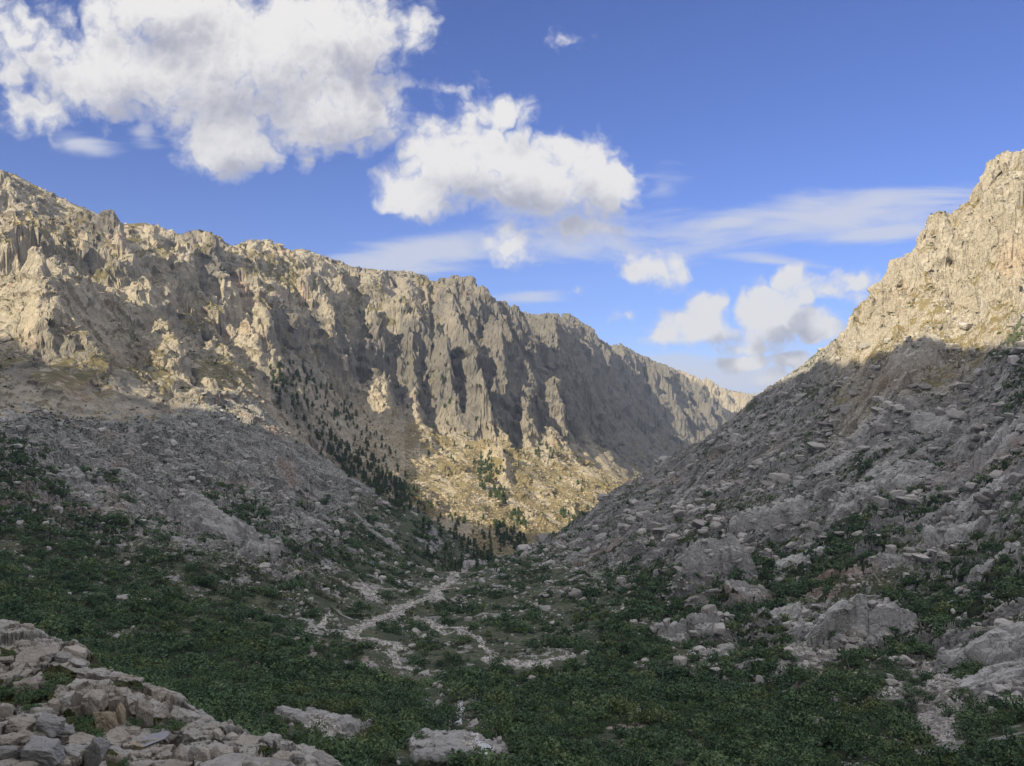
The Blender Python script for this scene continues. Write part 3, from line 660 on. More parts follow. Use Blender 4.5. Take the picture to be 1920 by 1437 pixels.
fr = RIGHT[:-1, :-1].ravel(); fl = np.maximum(LEFT, low)[:-1, :-1].ravel(); fd = D[:-1, :-1].ravel(); fpx = PX[:-1, :-1].ravel()
reg = np.full(len(QF), 1)                                   # valley floor
reg[fr > .5] = 2
reg[(fl >= .5) & (fr <= .5)] = 0
reg[(fd > 2900) & (fr <= .5)] = 3
VV = np.stack([X3, Y3, Z3], -1).reshape(-1, 3)
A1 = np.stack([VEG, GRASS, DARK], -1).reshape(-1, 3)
A2 = np.stack([STONY, KMASK*(RIGHT+FLOOR*.5), TALUS_SUN], -1).reshape(-1, 3)
for k, (nm, lab, cat, mt) in enumerate((
    ('mountain_range', 'long craggy granite mountain range along the left side of the valley', 'mountain', M_LEFT),
    ('valley_floor', 'green basin floor of alder scrub, turf and pale stones', 'ground', M_RIGHT),
    ('hillside', 'steep shaded boulder slope rising to sunlit cliffs on the right', 'hillside', M_RIGHT),
    ('distant_hills', 'bluish far ridge at the end of the valley', 'hills', M_LEFT))):
    fs = QF[reg == k]
    used = np.unique(fs); rem = np.full(nr*nc, -1, np.int64); rem[used] = np.arange(len(used))
    mi_ = None
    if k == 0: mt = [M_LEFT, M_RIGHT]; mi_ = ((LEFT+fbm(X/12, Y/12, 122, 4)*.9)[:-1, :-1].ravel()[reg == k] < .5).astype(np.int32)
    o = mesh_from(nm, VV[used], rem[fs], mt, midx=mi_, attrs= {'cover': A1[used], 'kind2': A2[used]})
    tag(o, lab, cat, kind='structure')

# ------------------------------------------------------------------ the mountain behind the viewpoint that shades the valley
sh = np.array([S[0], S[1]])/math.hypot(S[0], S[1])           # towards the sun
ua = np.array([-sh[1], sh[0]])                                # across
if ua[0] < 0: ua = -ua
TAN = math.tan(SUN_EL)
def cast(px, py, dmin=118):
    i, j = rows_of(px, py, E3, dmin); x, y, z = X3[i, j], Y3[i, j], Z3[i, j]
    return x*ua[0]+y*ua[1], z+(-(x*sh[0]+y*sh[1]))*TAN
EDGE = [cast(*a) for a in ((0,640),(60,690),(110,710),(200,700),(440,695),(800,965,1050),(900,985,1100),(1000,1000,1200),(1070,1000,1200),(1505,690),(1600,662),(1690,645),(1780,640),(1850,645),(1918,632))]
EDGE = sorted(e for k, e in enumerate(EDGE) if k != 4)
CAST_U = [-3000, -1500, EDGE[0][0]-150, EDGE[0][0]-40]+[e[0] for e in EDGE]+[EDGE[-1][0]+150, 500, 1200, 2600]
CAST_H = [0, 20, 50, min(e[1] for e in EDGE[:3])-15]+[e[1]+(14 if e[0] < -850 else 3) for e in EDGE]+[EDGE[-1][1]-15, 320, 200, 60]
uu = np.linspace(-2600, 2400, 420); vv = np.linspace(0, 1, 60)
ridge_v = -520.0
UU, TT = np.meshgrid(uu, vv)
hc = np.interp(UU, CAST_U, CAST_H)-ridge_v*TAN
jag = fbm(UU/120, UU*0+.5, 131, 4)*10
Vv = ridge_v+(TT-.62)*1500
prof = np.where(TT < .62, 1-(.62-TT)/.62*.8, np.clip(1-(TT-.62)/.38*1.3, -1, 1))
hz = -90+(hc+jag+90)*np.clip(prof, -.2, 1)+(1-np.abs(TT-.62)*1.2)*0+fbm(UU/90, Vv/90, 132, 4)*26*np.clip(np.abs(TT-.62)*5, 0, 1)
BX = UU*ua[0]-Vv*sh[0]; BY = UU*ua[1]-Vv*sh[1]
ib = np.arange(BX.size).reshape(BX.shape)
fb = np.stack([ib[:-1, :-1], ib[:-1, 1:], ib[1:, 1:], ib[1:, :-1]], -1).reshape(-1, 4)
keepz = np.stack([BX, BY, hz], -1).reshape(-1, 3)
cz = keepz[fb].mean(1)
infront = (cz[:, 1] > 0) & (np.abs(cz[:, 0]) < cz[:, 1]*1.0+60)
fb = fb[~infront]
g3 = np.zeros((BX.size, 3), np.float32); g3[:, 1] = .35
o = mesh_from('mountain', keepz, fb, M_RIGHT, {'cover': g3, 'kind2': np.zeros((BX.size, 3), np.float32)})
tag(o, 'high rock wall behind the viewpoint whose shadow fills the valley', 'mountain', kind='structure')

# ------------------------------------------------------------------ what can be seen of the ground from the viewpoint (for sowing stones and plants)
e_ = np.where(D < 118, -9, E3)
VIS = np.ones_like(E3, bool)
VIS[1:] = E3[1:] > np.maximum.accumulate(e_, 0)[:-1]-2.2/D[1:]
VIS &= (PX3 > -60) & (PX3 < 1980) & (PY3 < 1500) & (D > 118)
rng = np.random.default_rng(7)
def ground_at(px, py, dmin=118):
    i, j = rows_of(px, py, E3, dmin)
    return np.array([X3[i, j], Y3[i, j], Z3[i, j]]), N[i, j]
_ico = {}
def ico(level):
    if level not in _ico:
        import bmesh
        bm = bmesh.new(); bmesh.ops.create_icosphere(bm, subdivisions=level, radius=1.0)
        bm.verts.ensure_lookup_table()
        _ico[level] = (np.array([v.co[:] for v in bm.verts], np.float32), np.array([[v.index for v in f.verts] for f in bm.faces], np.int32)); bm.free()
    return _ico[level]
def rock_shape(level, seed, planes=11, sharp=.06, rough=.05):
    """a split block: a sphere of directions cut by random planes, edges worn"""
    r = np.random.default_rng(seed)
    V, Fc = ico(level)
    m = r.normal(size=(planes, 3)); m /= np.linalg.norm(m, axis=1, keepdims=True)
    ax = np.eye(3)+r.normal(0, .22, (3, 3)); ax /= np.linalg.norm(ax, axis=1, keepdims=True)
    m = np.r_[ax, -ax-r.normal(0, .12, (3, 3)), m]; m /= np.linalg.norm(m, axis=1, keepdims=True)
    h = np.r_[r.uniform(.55, .85, 6), r.uniform(.68, 1.0, planes)]; planes += 6
    dots = V@m.T
    t = np.where(dots > .05, h/np.maximum(dots, .05), 9)
    tm = t.min(1); t = tm-sharp*np.log(np.exp(-np.minimum(t-tm[:, None], 3)/sharp).sum(1))
    t = np.clip(t, .25, 1.6)
    t = t*(1+rough*perlin(V[:, 0]*2.3+seed, V[:, 1]*2.3+V[:, 2]*1.7, seed)+rough*.6*perlin(V[:, 0]*6+seed, V[:, 1]*6+V[:, 2]*5, seed+1))
    return V*t[:, None], Fc
def rotz(a): return np.array([[math.cos(a), -math.sin(a), 0], [math.sin(a), math.cos(a), 0], [0, 0, 1]])
def rock_material(name, c0, c1, stain, sc=1.0):
    m, t, bs = new_mat(name)
    geo = t.node('ShaderNodeNewGeometry'); pos = geo.outputs['Position']
    at = t.node('ShaderNodeAttribute', attribute_name='tone'); tone = at.outputs['Fac']
    n1, _ = t.noise(pos, .5*sc, 6, .65); n2, _ = t.noise(pos, 2.2*sc, 7, .7); n3, _ = t.noise(pos, 9*sc, 4, .7)
    col = t.mix(t.ss(n1, .3, .7), c0, c1)
    col = t.mix(t.m('MULTIPLY', t.ss(n2, .5, .68), .65), col, stain)
    col = t.mix(1.0, col, t.mix(tone, (.62,.60,.58,1), (1.25,1.23,1.2,1)), 'MULTIPLY')
    t.put(bs.inputs['Base Color'], col)
    bp = t.node('ShaderNodeBump'); bp.inputs['Strength'].default_value = .8; bp.inputs['Distance'].default_value = .35/sc
    t.link(t.m('ADD', t.m('MULTIPLY', n2, 1.0), t.m('MULTIPLY', n3, .3)), bp.inputs['Height']); t.link(bp.outputs[0], bs.inputs['Normal'])
    return m
M_STONE = rock_material('pale_stone', (.46,.45,.44,1), (.32,.312,.304,1), (.14,.13,.12,1))
M_BLOCK = rock_material('weathered_block', (.42,.395,.36,1), (.32,.295,.26,1), (.115,.105,.09,1), 1.4)
M_BLUE = rock_material('bluish_block', (.37,.375,.38,1), (.29,.293,.30,1), (.11,.11,.115,1), 1.4)
M_OCHRE = rock_material('ochre_block', (.38,.325,.25,1), (.30,.26,.20,1), (.13,.115,.09,1), 1.4)

# ---- loose stones nobody could count: one mass per kind of ground
def sow(weight, count):
    w = (weight*VIS).ravel(); c = np.cumsum(w); k = np.searchsorted(c, rng.random(count)*c[-1]); return np.clip(k, 0, w.size-1)
PROTO0 = [rock_shape(2, 900+k, 7, .035, .03) for k in range(8)]       # 42 points
PROTO1 = [rock_shape(3, 950+k, 8, .025, .03) for k in range(8)]      # 162 points
def scatter_rocks(name, label, idxs, sizes, mat, flat=.7, sink=.25):
    Vs, Fs, Ts = [], [], []; off = 0
    big = sizes*773/D.ravel()[idxs] > 5
    for prot, sel in ((PROTO0, ~big), (PROTO1, big)):
        ks = np.nonzero(sel)[0]
        for q in range(8):
            kk = ks[q::8]
            if len(kk) == 0: continue
            V, Fc = prot[q]; n_ = len(kk)
            a = rng.random(n_)*6.283; s = sizes[kk]
            ca, sa = np.cos(a), np.sin(a)
            sx = s*rng.uniform(.7, 1.25, n_); sy = s*rng.uniform(.6, 1.05, n_); sz = s*flat*rng.uniform(.6, 1.15, n_)
            x = V[None, :, 0]*sx[:, None]; y = V[None, :, 1]*sy[:, None]; z = V[None, :, 2]*sz[:, None]
            tl = rng.normal(0, .3, n_)[:, None]
            y, z = y*np.cos(tl)-z*np.sin(tl), y*np.sin(tl)+z*np.cos(tl)
            gi = idxs[kk]
            wx = x*ca[:, None]-y*sa[:, None]+X3.ravel()[gi][:, None]; wy = x*sa[:, None]+y*ca[:, None]+Y3.ravel()[gi][:, None]
            wz = z+Z3.ravel()[gi][:, None]+(sz*(1-2*sink)*.5)[:, None]
            Vs.append(np.stack([wx, wy, wz], -1).reshape(-1, 3)); Fs.append((Fc[None]+(np.arange(n_)*len(V))[:, None, None]+off).reshape(-1, 3)); off += n_*len(V)
            Ts.append(np.repeat(np.clip(rng.normal(.5, .28, n_), 0, 1), len(V)))
    T = np.concatenate(Ts); o = mesh_from(name, np.concatenate(Vs), np.concatenate(Fs), mat, {'tone': np.stack([T]*3, -1)})
    return tag(o, label, 'scree', kind='stuff')
patchy = sstep(fbm(X/40, Y/40, 141, 4), -.2, .3)*.85+.15
k = sow(RIGHT*(1-CLIFF_R)*(1-VEG*.93)*patchy*sstep(D, 140, 200)*(1-sstep(D, 950, 1100))*sstep(fbm(X/28, Y/28, 142, 3), -.1, .25), 7500)
sz = np.clip(.5*rng.random(len(k))**(-1/1.9), .45, 5.0)*np.clip(D.ravel()[k]/420, .55, 1.5)
scatter_rocks('boulder_field', 'grey boulders strewn thick over the shaded slope on the right', k, sz, M_STONE)
k = sow((1-RIGHT)*(1-LEFT)*(1-VEG*.95)*patchy*sstep(D, 140, 220)*(1-sstep(D, 950, 1100))*(.35+.65*low)*(.2+.8*sstep(fbm(X/24, Y/24, 143, 3), -.1, .25)), 9000)
sz = np.clip(.42*rng.random(len(k))**(-1/2.4), .4, 3.2)*np.clip(D.ravel()[k]/450, .55, 1.4)
scatter_rocks('rubble', 'stony rubble scattered on the basin floor and lower left slope', k, sz, M_STONE)
k = sow(STONY*sstep(D, 120, 200), 7000)
sz = np.clip(.38*rng.random(len(k))**(-1/2.6), .35, 1.6)*np.clip(D.ravel()[k]/480, .6, 1.3)
scatter_rocks('pebbles', 'pale washed stones lining the brook bed and tracks', k, sz, M_STONE, .6)
k = sow(np.clip(TALUS_SUN+LEFT*.25*(1-sstep(steep, .3, .5)), 0, 1)*far_side*patchy*(1-wall)*(1-sstep(D, 2200, 2500)), 5000)
sz = np.clip(1.3*rng.random(len(k))**(-1/2.6), 1.0, 3.2)
M_TAL = rock_material('tan_stone', (.46,.40,.30,1), (.33,.285,.21,1), (.16,.14,.10,1), .5)
scatter_rocks('talus', 'tan sunlit talus stones under the far crags', k, sz, M_TAL, .65)

# ---- alder thicket and low scrub: leaf clumps, one mass
def leaf_material(name, c0, c1, c2):
    m, t, bs = new_mat(name)
    at = t.node('ShaderNodeAttribute', attribute_name='tone')
    rp = t.node('ShaderNodeValToRGB'); t.link(at.outputs['Fac'], rp.inputs[0])
    rp.color_ramp.elements[0].color = c0; rp.color_ramp.elements[1].color = c2
    e = rp.color_ramp.elements.new(.5); e.color = c1
    geo = t.node('ShaderNodeNewGeometry'); n1, _ = t.noise(geo.outputs['Position'], .035, 4, .6)
    col = t.mix(t.ss(n1, .52, .68), rp.outputs[0], t.mix(1.0, rp.outputs[0], (1.2,.98,.7,1), 'MULTIPLY'))
    t.put(bs.inputs['Base Color'], col)
    bs.inputs['Roughness'].default_value = .65; bs.inputs['Specular IOR Level'].default_value = .25
    return m
M_LEAF = leaf_material('alder_leaves', (.046,.086,.044,1), (.078,.134,.060,1), (.140,.185,.080,1))
M_DARKLEAF = leaf_material('dark_leaves', (.032,.052,.026,1), (.050,.076,.034,1), (.085,.105,.045,1))
m, t, bs = new_mat('bare_twigs'); bs.inputs['Base Color'].default_value = (.30, .28, .25, 1); M_TWIG = m
def leaf_cloud(n_, seed, leaf, squash=.8):
    """n_ leaf faces spread through a lumpy crown of radius about 1, base at z=0"""
    r = np.random.default_rng(seed)
    lobes = r.normal(0, .42, (7, 3)); lobes[:, 2] = np.abs(lobes[:, 2])*.9+.35; rad = r.uniform(.32, .55, 7)
    q = r.integers(0, 7, n_); d = r.normal(size=(n_, 3)); d /= np.linalg.norm(d, axis=1, keepdims=True)
    c = lobes[q]+d*(rad[q]*r.uniform(.55, 1.05, n_))[:, None]; c[:, 2] *= squash; c[:, 2] = np.maximum(c[:, 2], .02)
    a = r.normal(size=(n_, 3)); a = a*.7+d*.2; b = np.cross(a, r.normal(size=(n_, 3)))
    a /= np.linalg.norm(a, axis=1, keepdims=True); b /= np.linalg.norm(b, axis=1, keepdims=True)+1e-9
    s = (leaf*r.uniform(.6, 1.3, n_))[:, None]
    V = np.stack([c-a*s, c+b*s*.55, c+a*s, c-b*s*.55], 1).reshape(-1, 3)
    return V.astype(np.float32), np.arange(n_*4, dtype=np.int32).reshape(-1, 4)
def scatter_bushes(name, label, cat, idxs, sizes, mat, lods, twigs=0):
    Vs, Fs, Ts = [], [], []; off = 0
    dd = D.ravel()[idxs]
    for (d0, d1, nleaf, leaf) in lods:
        sel = np.nonzero((dd >= d0) & (dd < d1))[0]
        for q in range(6):
            kk = sel[q::6]
            if len(kk) == 0: continue
            V, Fc = leaf_cloud(nleaf, 300+q+int(d0), leaf); n_ = len(kk); gi = idxs[kk]
            a = rng.random(n_)*6.283; s = sizes[kk]; ca, sa = np.cos(a)[:, None], np.sin(a)[:, None]
            sxy = (s*rng.uniform(.85, 1.2, n_))[:, None]; szz = (s*rng.uniform(.7, 1.15, n_))[:, None]
            x = V[None, :, 0]*sxy; y = V[None, :, 1]*sxy
            jx = X3.ravel()[gi]+rng.normal(0, .5, n_); jy = Y3.ravel()[gi]+rng.normal(0, .5, n_)
            W = np.stack([x*ca-y*sa+jx[:, None], x*sa+y*ca+jy[:, None], V[None, :, 2]*szz+Z3.ravel()[gi][:, None]-.2], -1)
            Vs.append(W.reshape(-1, 3)); Fs.append((Fc[None]+(np.arange(n_)*len(V))[:, None, None]+off).reshape(-1, 4)); off += n_*len(V)
            base = np.clip(rng.normal(.40, .27, n_), 0, 1)[:, None]+rng.normal(0, .06, (n_, len(Fc)))
            Ts.append(np.repeat(np.clip(base, 0, 1).reshape(-1), 4))
    mi = None; mats = [mat]
    nf = sum(len(f) for f in Fs)
    if twigs:
        kk = idxs[rng.integers(0, len(idxs), twigs)]
        h = rng.uniform(1.5, 4.2, twigs); lean = rng.normal(0, .35, (twigs, 2))*h[:, None]; wd = D.ravel()[kk]*.00035+.015
        b = np.stack([X3.ravel()[kk], Y3.ravel()[kk], Z3.ravel()[kk]], -1); tp = b+np.c_[lean, h]
        md = (b+tp)/2+rng.normal(0, .12, (twigs, 3))
        for (p0, p1, w0, w1_) in ((b, md, 1., .8), (md, tp, .8, .25)):
            o1 = np.zeros((twigs, 3)); o1[:, 0] = wd
            o2 = np.zeros((twigs, 3)); o2[:, 1] = wd
            ring0 = [p0+o1*w0, p0+o2*w0, p0-o1*w0, p0-o2*w0]; ring1 = [p1+o1*w1_, p1+o2*w1_, p1-o1*w1_, p1-o2*w1_]
            V = np.stack(ring0+ring1, 1).reshape(-1, 3); fq = np.array([[0,1,5,4],[1,2,6,5],[2,3,7,6],[3,0,4,7]])
            Vs.append(V); Fs.append((fq[None]+(np.arange(twigs)*8)[:, None, None]+off).reshape(-1, 4)); off += twigs*8; Ts.append(np.full(len(V), .5))
        mats.append(M_TWIG); tot = sum(len(f) for f in Fs); mi = np.zeros(tot, np.int32); mi[nf:] = 1
    T = np.concatenate(Ts)
    o = mesh_from(name, np.concatenate(Vs), np.concatenate(Fs), mats, {'tone': np.stack([T]*3, -1)}, midx=mi)
    return tag(o, label, cat, kind='stuff')
area = D*(PXS[1]-PXS[0])/F*np.gradient(DS)[:, None]
LODS = [(110, 260, 480, .095), (260, 420, 230, .13), (420, 700, 100, .19), (700, 1100, 50, .3)]
k = sow((VEG > .25)*VEG*area*np.clip(D/250, .8, 2)**-.3, 9000)
sz = np.clip(rng.gamma(4, .56, len(k))+1.0*np.clip(fbm(X, Y, 1, 1).ravel()[k]*0+perlin(X.ravel()[k]/9, Y.ravel()[k]/9, 153), -.7, 1), .7, 5.0)
scatter_bushes('alder_thicket', 'dense dark green alder thicket covering the lower slopes and basin', 'thicket', k, sz, M_LEAF, LODS, 1500)
# scrub dots higher up
sc_w = sstep(fbm(X/30, Y/30, 151, 4)+.3*fbm(X/160, Y/160, 152, 2), .12, .3)*(1-sstep(steep, .32, .5))*sstep(D, 300, 420)*(1-sstep(D, 2200, 2500))*(1-STONY)*(1-VEG)
k = sow(sc_w*np.where(LEFT > .5, .8, 1.0), 7000)
sz = np.clip(rng.normal(1.0, .4, len(k)), .4, 2.2)*np.interp(D.ravel()[k], [300, 700, 1500], [.8, 1.1, 1.7])
scatter_bushes('low_scrub', 'small dark juniper scrub dotted over the stony slopes', 'scrub', k, sz, M_DARKLEAF, [(110, 700, 30, .34), (700, 3000, 14, .55)])

# ------------------------------------------------------------------ the rocky spur below the viewpoint, lower left
def unproj(px, py, d): return np.array([(px-CX)/F*d, d, (CY-py)/F*d])
OC = [(-260,1090,120),(-120,1125,116),(0,1158,113),(45,1166,112),(90,1192,110),(160,1218,108),(185,1246,107),(260,1268,105),(300,1292,103),(350,1318,101),(400,1348,98),(460,1380,95),(520,1388,91),(560,1397,88),(640,1440,85),(720,1500,82),(800,1580,80),
 (-150,1190,104),(0,1225,102),(100,1232,101),(200,1268,97),(290,1298,96),(-100,1260,95),(60,1285,93),(150,1290,91),(220,1298,90),(300,1305,93),
 (140,1345,87.5),(165,1372,85),(220,1374,86),(280,1368,88),(-80,1330,84),(0,1320,88),(60,1335,84),(100,1350,81),(190,1392,80),(235,1392,80.5),(290,1384,84),(330,1360,90),(380,1376,88),(420,1386,87),(470,1392,86),
 (300,1384,82),(340,1380,80.5),(400,1385,80),(460,1392,79.5),(520,1398,79),(580,1418,79),(335,1418,76),(400,1422,75.5),(460,1426,75.5),(530,1432,75),
 (250,1420,71),(330,1434,68),(410,1436,67),(500,1440,68),(600,1460,70),(90,1350,68),(30,1356,67),(140,1368,69),(-80,1360,66),(60,1390,60),(150,1392,63),(200,1412,66),(0,1420,53),(90,1425,54),(170,1432,57),(250,1450,62),(-120,1430,50),(100,1480,46),(300,1500,55),(500,1520,58),
 (0,1300,128),(150,1370,125),(300,1450,122),(450,1520,115),(600,1590,106),(-200,1260,138),(750,1700,98),(0,1420,150),(300,1560,145),(600,1700,125)]
oc = np.array([(px/F, math.log(d)*1.6, (CY-py)/F) for px, py, d in OC])
_K2 = _tps(((oc[:, None, :2]-oc[None, :, :2])**2).sum(-1))+np.eye(len(oc))*1e-5
_P2 = np.c_[np.ones(len(oc)), oc[:, :2]]
_W2 = np.linalg.solve(np.block([[_K2, _P2], [_P2.T, np.zeros((3, 3))]]), np.r_[oc[:, 2], 0, 0, 0])
opx = np.arange(-200, 760, 2.0); od = np.exp(np.arange(math.log(44), math.log(128), .0017))
OPX, OD = np.meshgrid(opx, od)
oe = _W2[-3]+_W2[-2]*OPX/F+_W2[-1]*np.log(OD)*1.6
for (qa, qb, _), w in zip(oc, _W2[:-3]): oe = oe+w*_tps((OPX/F-qa)**2+(np.log(OD)*1.6-qb)**2)
OX = (OPX-CX)/F*OD; OY = OD; OZ = oe*OD
on = normals(OX, OY, OZ); ost = 1-on[..., 2]
wx = fbm(OX/5, OY/5, 201, 3)*2.2; wy = fbm(OX/5+7, OY/5, 202, 3)*2.2
g1, g2, gid = cells((OX+wx)/4.6, (OY+wy+OZ*.5)/3.8, 203); crack = np.clip((g2-g1)*6, 0, 1)
k1, k2, kid = cells((OX+wx*.6)/1.7, (OY+wy*.6+OZ*.8)/1.5, 204); crack2 = np.clip((k2-k1)*6, 0, 1)
up = np.clip(ost*2.2, 0, 1)
rub = sstep(fbm(OX/9, OY/9, 205, 3), -.15, .2)
OZ = OZ+(gid-.5)*1.5*(1-.3*up)+(crack-1)*.75+((kid-.5)*.55+(crack2-1)*.32)*(.3+.7*rub)+fbm(OX/3, OY/3, 206, 4)*.5+fbm(OX/.7, OY/.7, 207, 3)*.08
on = normals(OX, OY, OZ); up = np.clip((1-on[..., 2])*1.6, 0, 1)
h1, h2, hid = cells((OX+OY*.3+wx*.4)/2.0, OZ/2.6+OY*.1, 208); cr3 = np.clip((h2-h1)*7, 0, 1)
ds_ = up*((hid-.5)*.8+(cr3-1)*.5+fbm(OX/1.2, OZ/1.2+OY/1.2, 209, 4)*.3)
OX3, OY3, OZ3 = OX+on[..., 0]*ds_, OY+on[..., 1]*ds_, OZ+on[..., 2]*ds_
OPY = CY-F*OZ3/OY3; OPXX = CX+F*OX3/OY3
oveg = np.zeros(OX.shape, np.float32)
wob2 = fbm(OX/2.5, OY/2.5, 211, 4)*16
for poly in ([(-40,1268),(60,1278),(105,1300),(95,1318),(40,1322),(-40,1330)], [(78,1255),(110,1246),(140,1262),(128,1286),(90,1280)], [(130,1330),(180,1345),(200,1385),(150,1372),(118,1350)], [(240,1340),(300,1348),(350,1352),(330,1368),(260,1362),(236,1350)], [(165,1224),(190,1236),(195,1252),(170,1250)],
             [(185,1405),(215,1408),(240,1437),(200,1437)], [(210,1275),(262,1278),(270,1288),(215,1285)], [(490,1400),(520,1402),(510,1420),(485,1416)], [(0,1215),(30,1222),(36,1238),(0,1230)], [(40,1428),(120,1415),(130,1450),(20,1450)]):
    oveg = np.maximum(oveg, sstep(inpoly((OPXX+wob2).astype(np.float32), (OPY+wob2*.5).astype(np.float32), poly), -5, 3))
oveg *= 1-sstep(1-on[..., 2], .45, .65)*.6
def outcrop_material():
    m, t, bs = new_mat('spur_granite')
    geo = t.node('ShaderNodeNewGeometry'); pos = geo.outputs['Position']
    at = t.node('ShaderNodeAttribute', attribute_name='cover'); sp = t.node('ShaderNodeSeparateColor'); t.link(at.outputs['Color'], sp.inputs[0])
    n1, _ = t.noise(pos, .12, 5, .6); n2, _ = t.noise(pos, .9, 7, .68, .3); n3, _ = t.noise(pos, 5.0, 6, .72)
    col = t.mix(t.ss(n1, .36, .64), (.42,.40,.375,1), (.33,.305,.265,1))
    col = t.mix(t.m('MULTIPLY', sp.outputs[1], .55), col, (.27,.215,.14,1))
    col = t.mix(t.m('MULTIPLY', t.ss(n2, .50, .66), .7), col, (.125,.115,.10,1))
    col = t.mix(t.m('MULTIPLY', t.ss(n3, .52, .66), .4), col, (.44,.42,.39,1))
    col = t.mix(t.m('MULTIPLY', sp.outputs[2], .8), col, (.055,.05,.045,1))
    moss = t.ss(t.m('ADD', sp.outputs[0], t.m('MULTIPLY_ADD', n2, .9, -.45)), .38, .6)
    col = t.mix(moss, col, t.mix(n3, (.028,.034,.014,1), (.075,.08,.028,1)))
    t.put(bs.inputs['Base Color'], col)
    bp = t.node('ShaderNodeBump'); bp.inputs['Strength'].default_value = .9; bp.inputs['Distance'].default_value = .5
    t.link(t.m('ADD', n2, t.m('MULTIPLY', n3, .35)), bp.inputs['Height']); t.link(bp.outputs[0], bs.inputs['Normal'])
    return m
M_SPUR = outcrop_material()
io = np.arange(OX.size).reshape(OX.shape)
fo = np.stack([io[:-1, :-1], io[:-1, 1:], io[1:, 1:], io[1:, :-1]], -1).reshape(-1, 4)
wallface = sstep(up, .35, .8)*((OPXX > 130) & (OPXX < 330))
ck = np.clip(np.maximum((1-crack)*.9, (1-cr3)*up*.9), 0, 1)
o = mesh_from('rock_outcrop', np.stack([OX3, OY3, OZ3], -1).reshape(-1, 3), fo, M_SPUR, {'cover': np.stack([oveg, wallface, ck], -1).reshape(-1, 3)})
tag(o, 'broken granite spur below the viewpoint in the lower left corner, with mossy hollows', 'rock outcrop')
OE = OZ3/OY3
def spur_at(px, py):
    j = int(np.clip(round((px-opx[0])/2), 0, len(opx)-1)); hit = np.nonzero(OE[:, j] >= (CY-py)/F)[0]
    i = hit[0] if len(hit) else int(np.argmax(OE[:, j]))
    return np.array([OX3[i, j], OY3[i, j], OZ3[i, j]])

# ------------------------------------------------------------------ single boulders
_bn = [0]
def boulder(p, w, h, label, group=None, mat=None, seed=None, depth=.9, rough=.05, planes=11, name='boulder', cat='boulder', tilt=0., sink=.12, level=4, yaw=None):
    _bn[0] += 1; seed = seed or 4000+_bn[0]
    V, Fc = rock_shape(level, seed, planes-2, .05, rough*1.7)
    V = V/(V.max(0)-V.min(0)); V = V-(V.max(0)+V.min(0))/2
    r = np.random.default_rng(seed)
    V = V*(w, w*depth, h)
    c, s = math.cos(tilt), math.sin(tilt)
    V = np.stack([V[:, 0]*c+V[:, 2]*s, V[:, 1], -V[:, 0]*s+V[:, 2]*c], -1)
    V[:, 2] -= V[:, 2].min()+h*sink
    tone = np.full((len(V), 3), float(np.clip(r.normal(.5, .2), .1, .95)))
    o = mesh_from(name, V, Fc, mat or M_BLOCK, {'tone': tone})
    o.location = p; o.rotation_euler = (0, 0, r.uniform(-.5, .5) if yaw is None else yaw)
    return tag(o, label, cat, group)
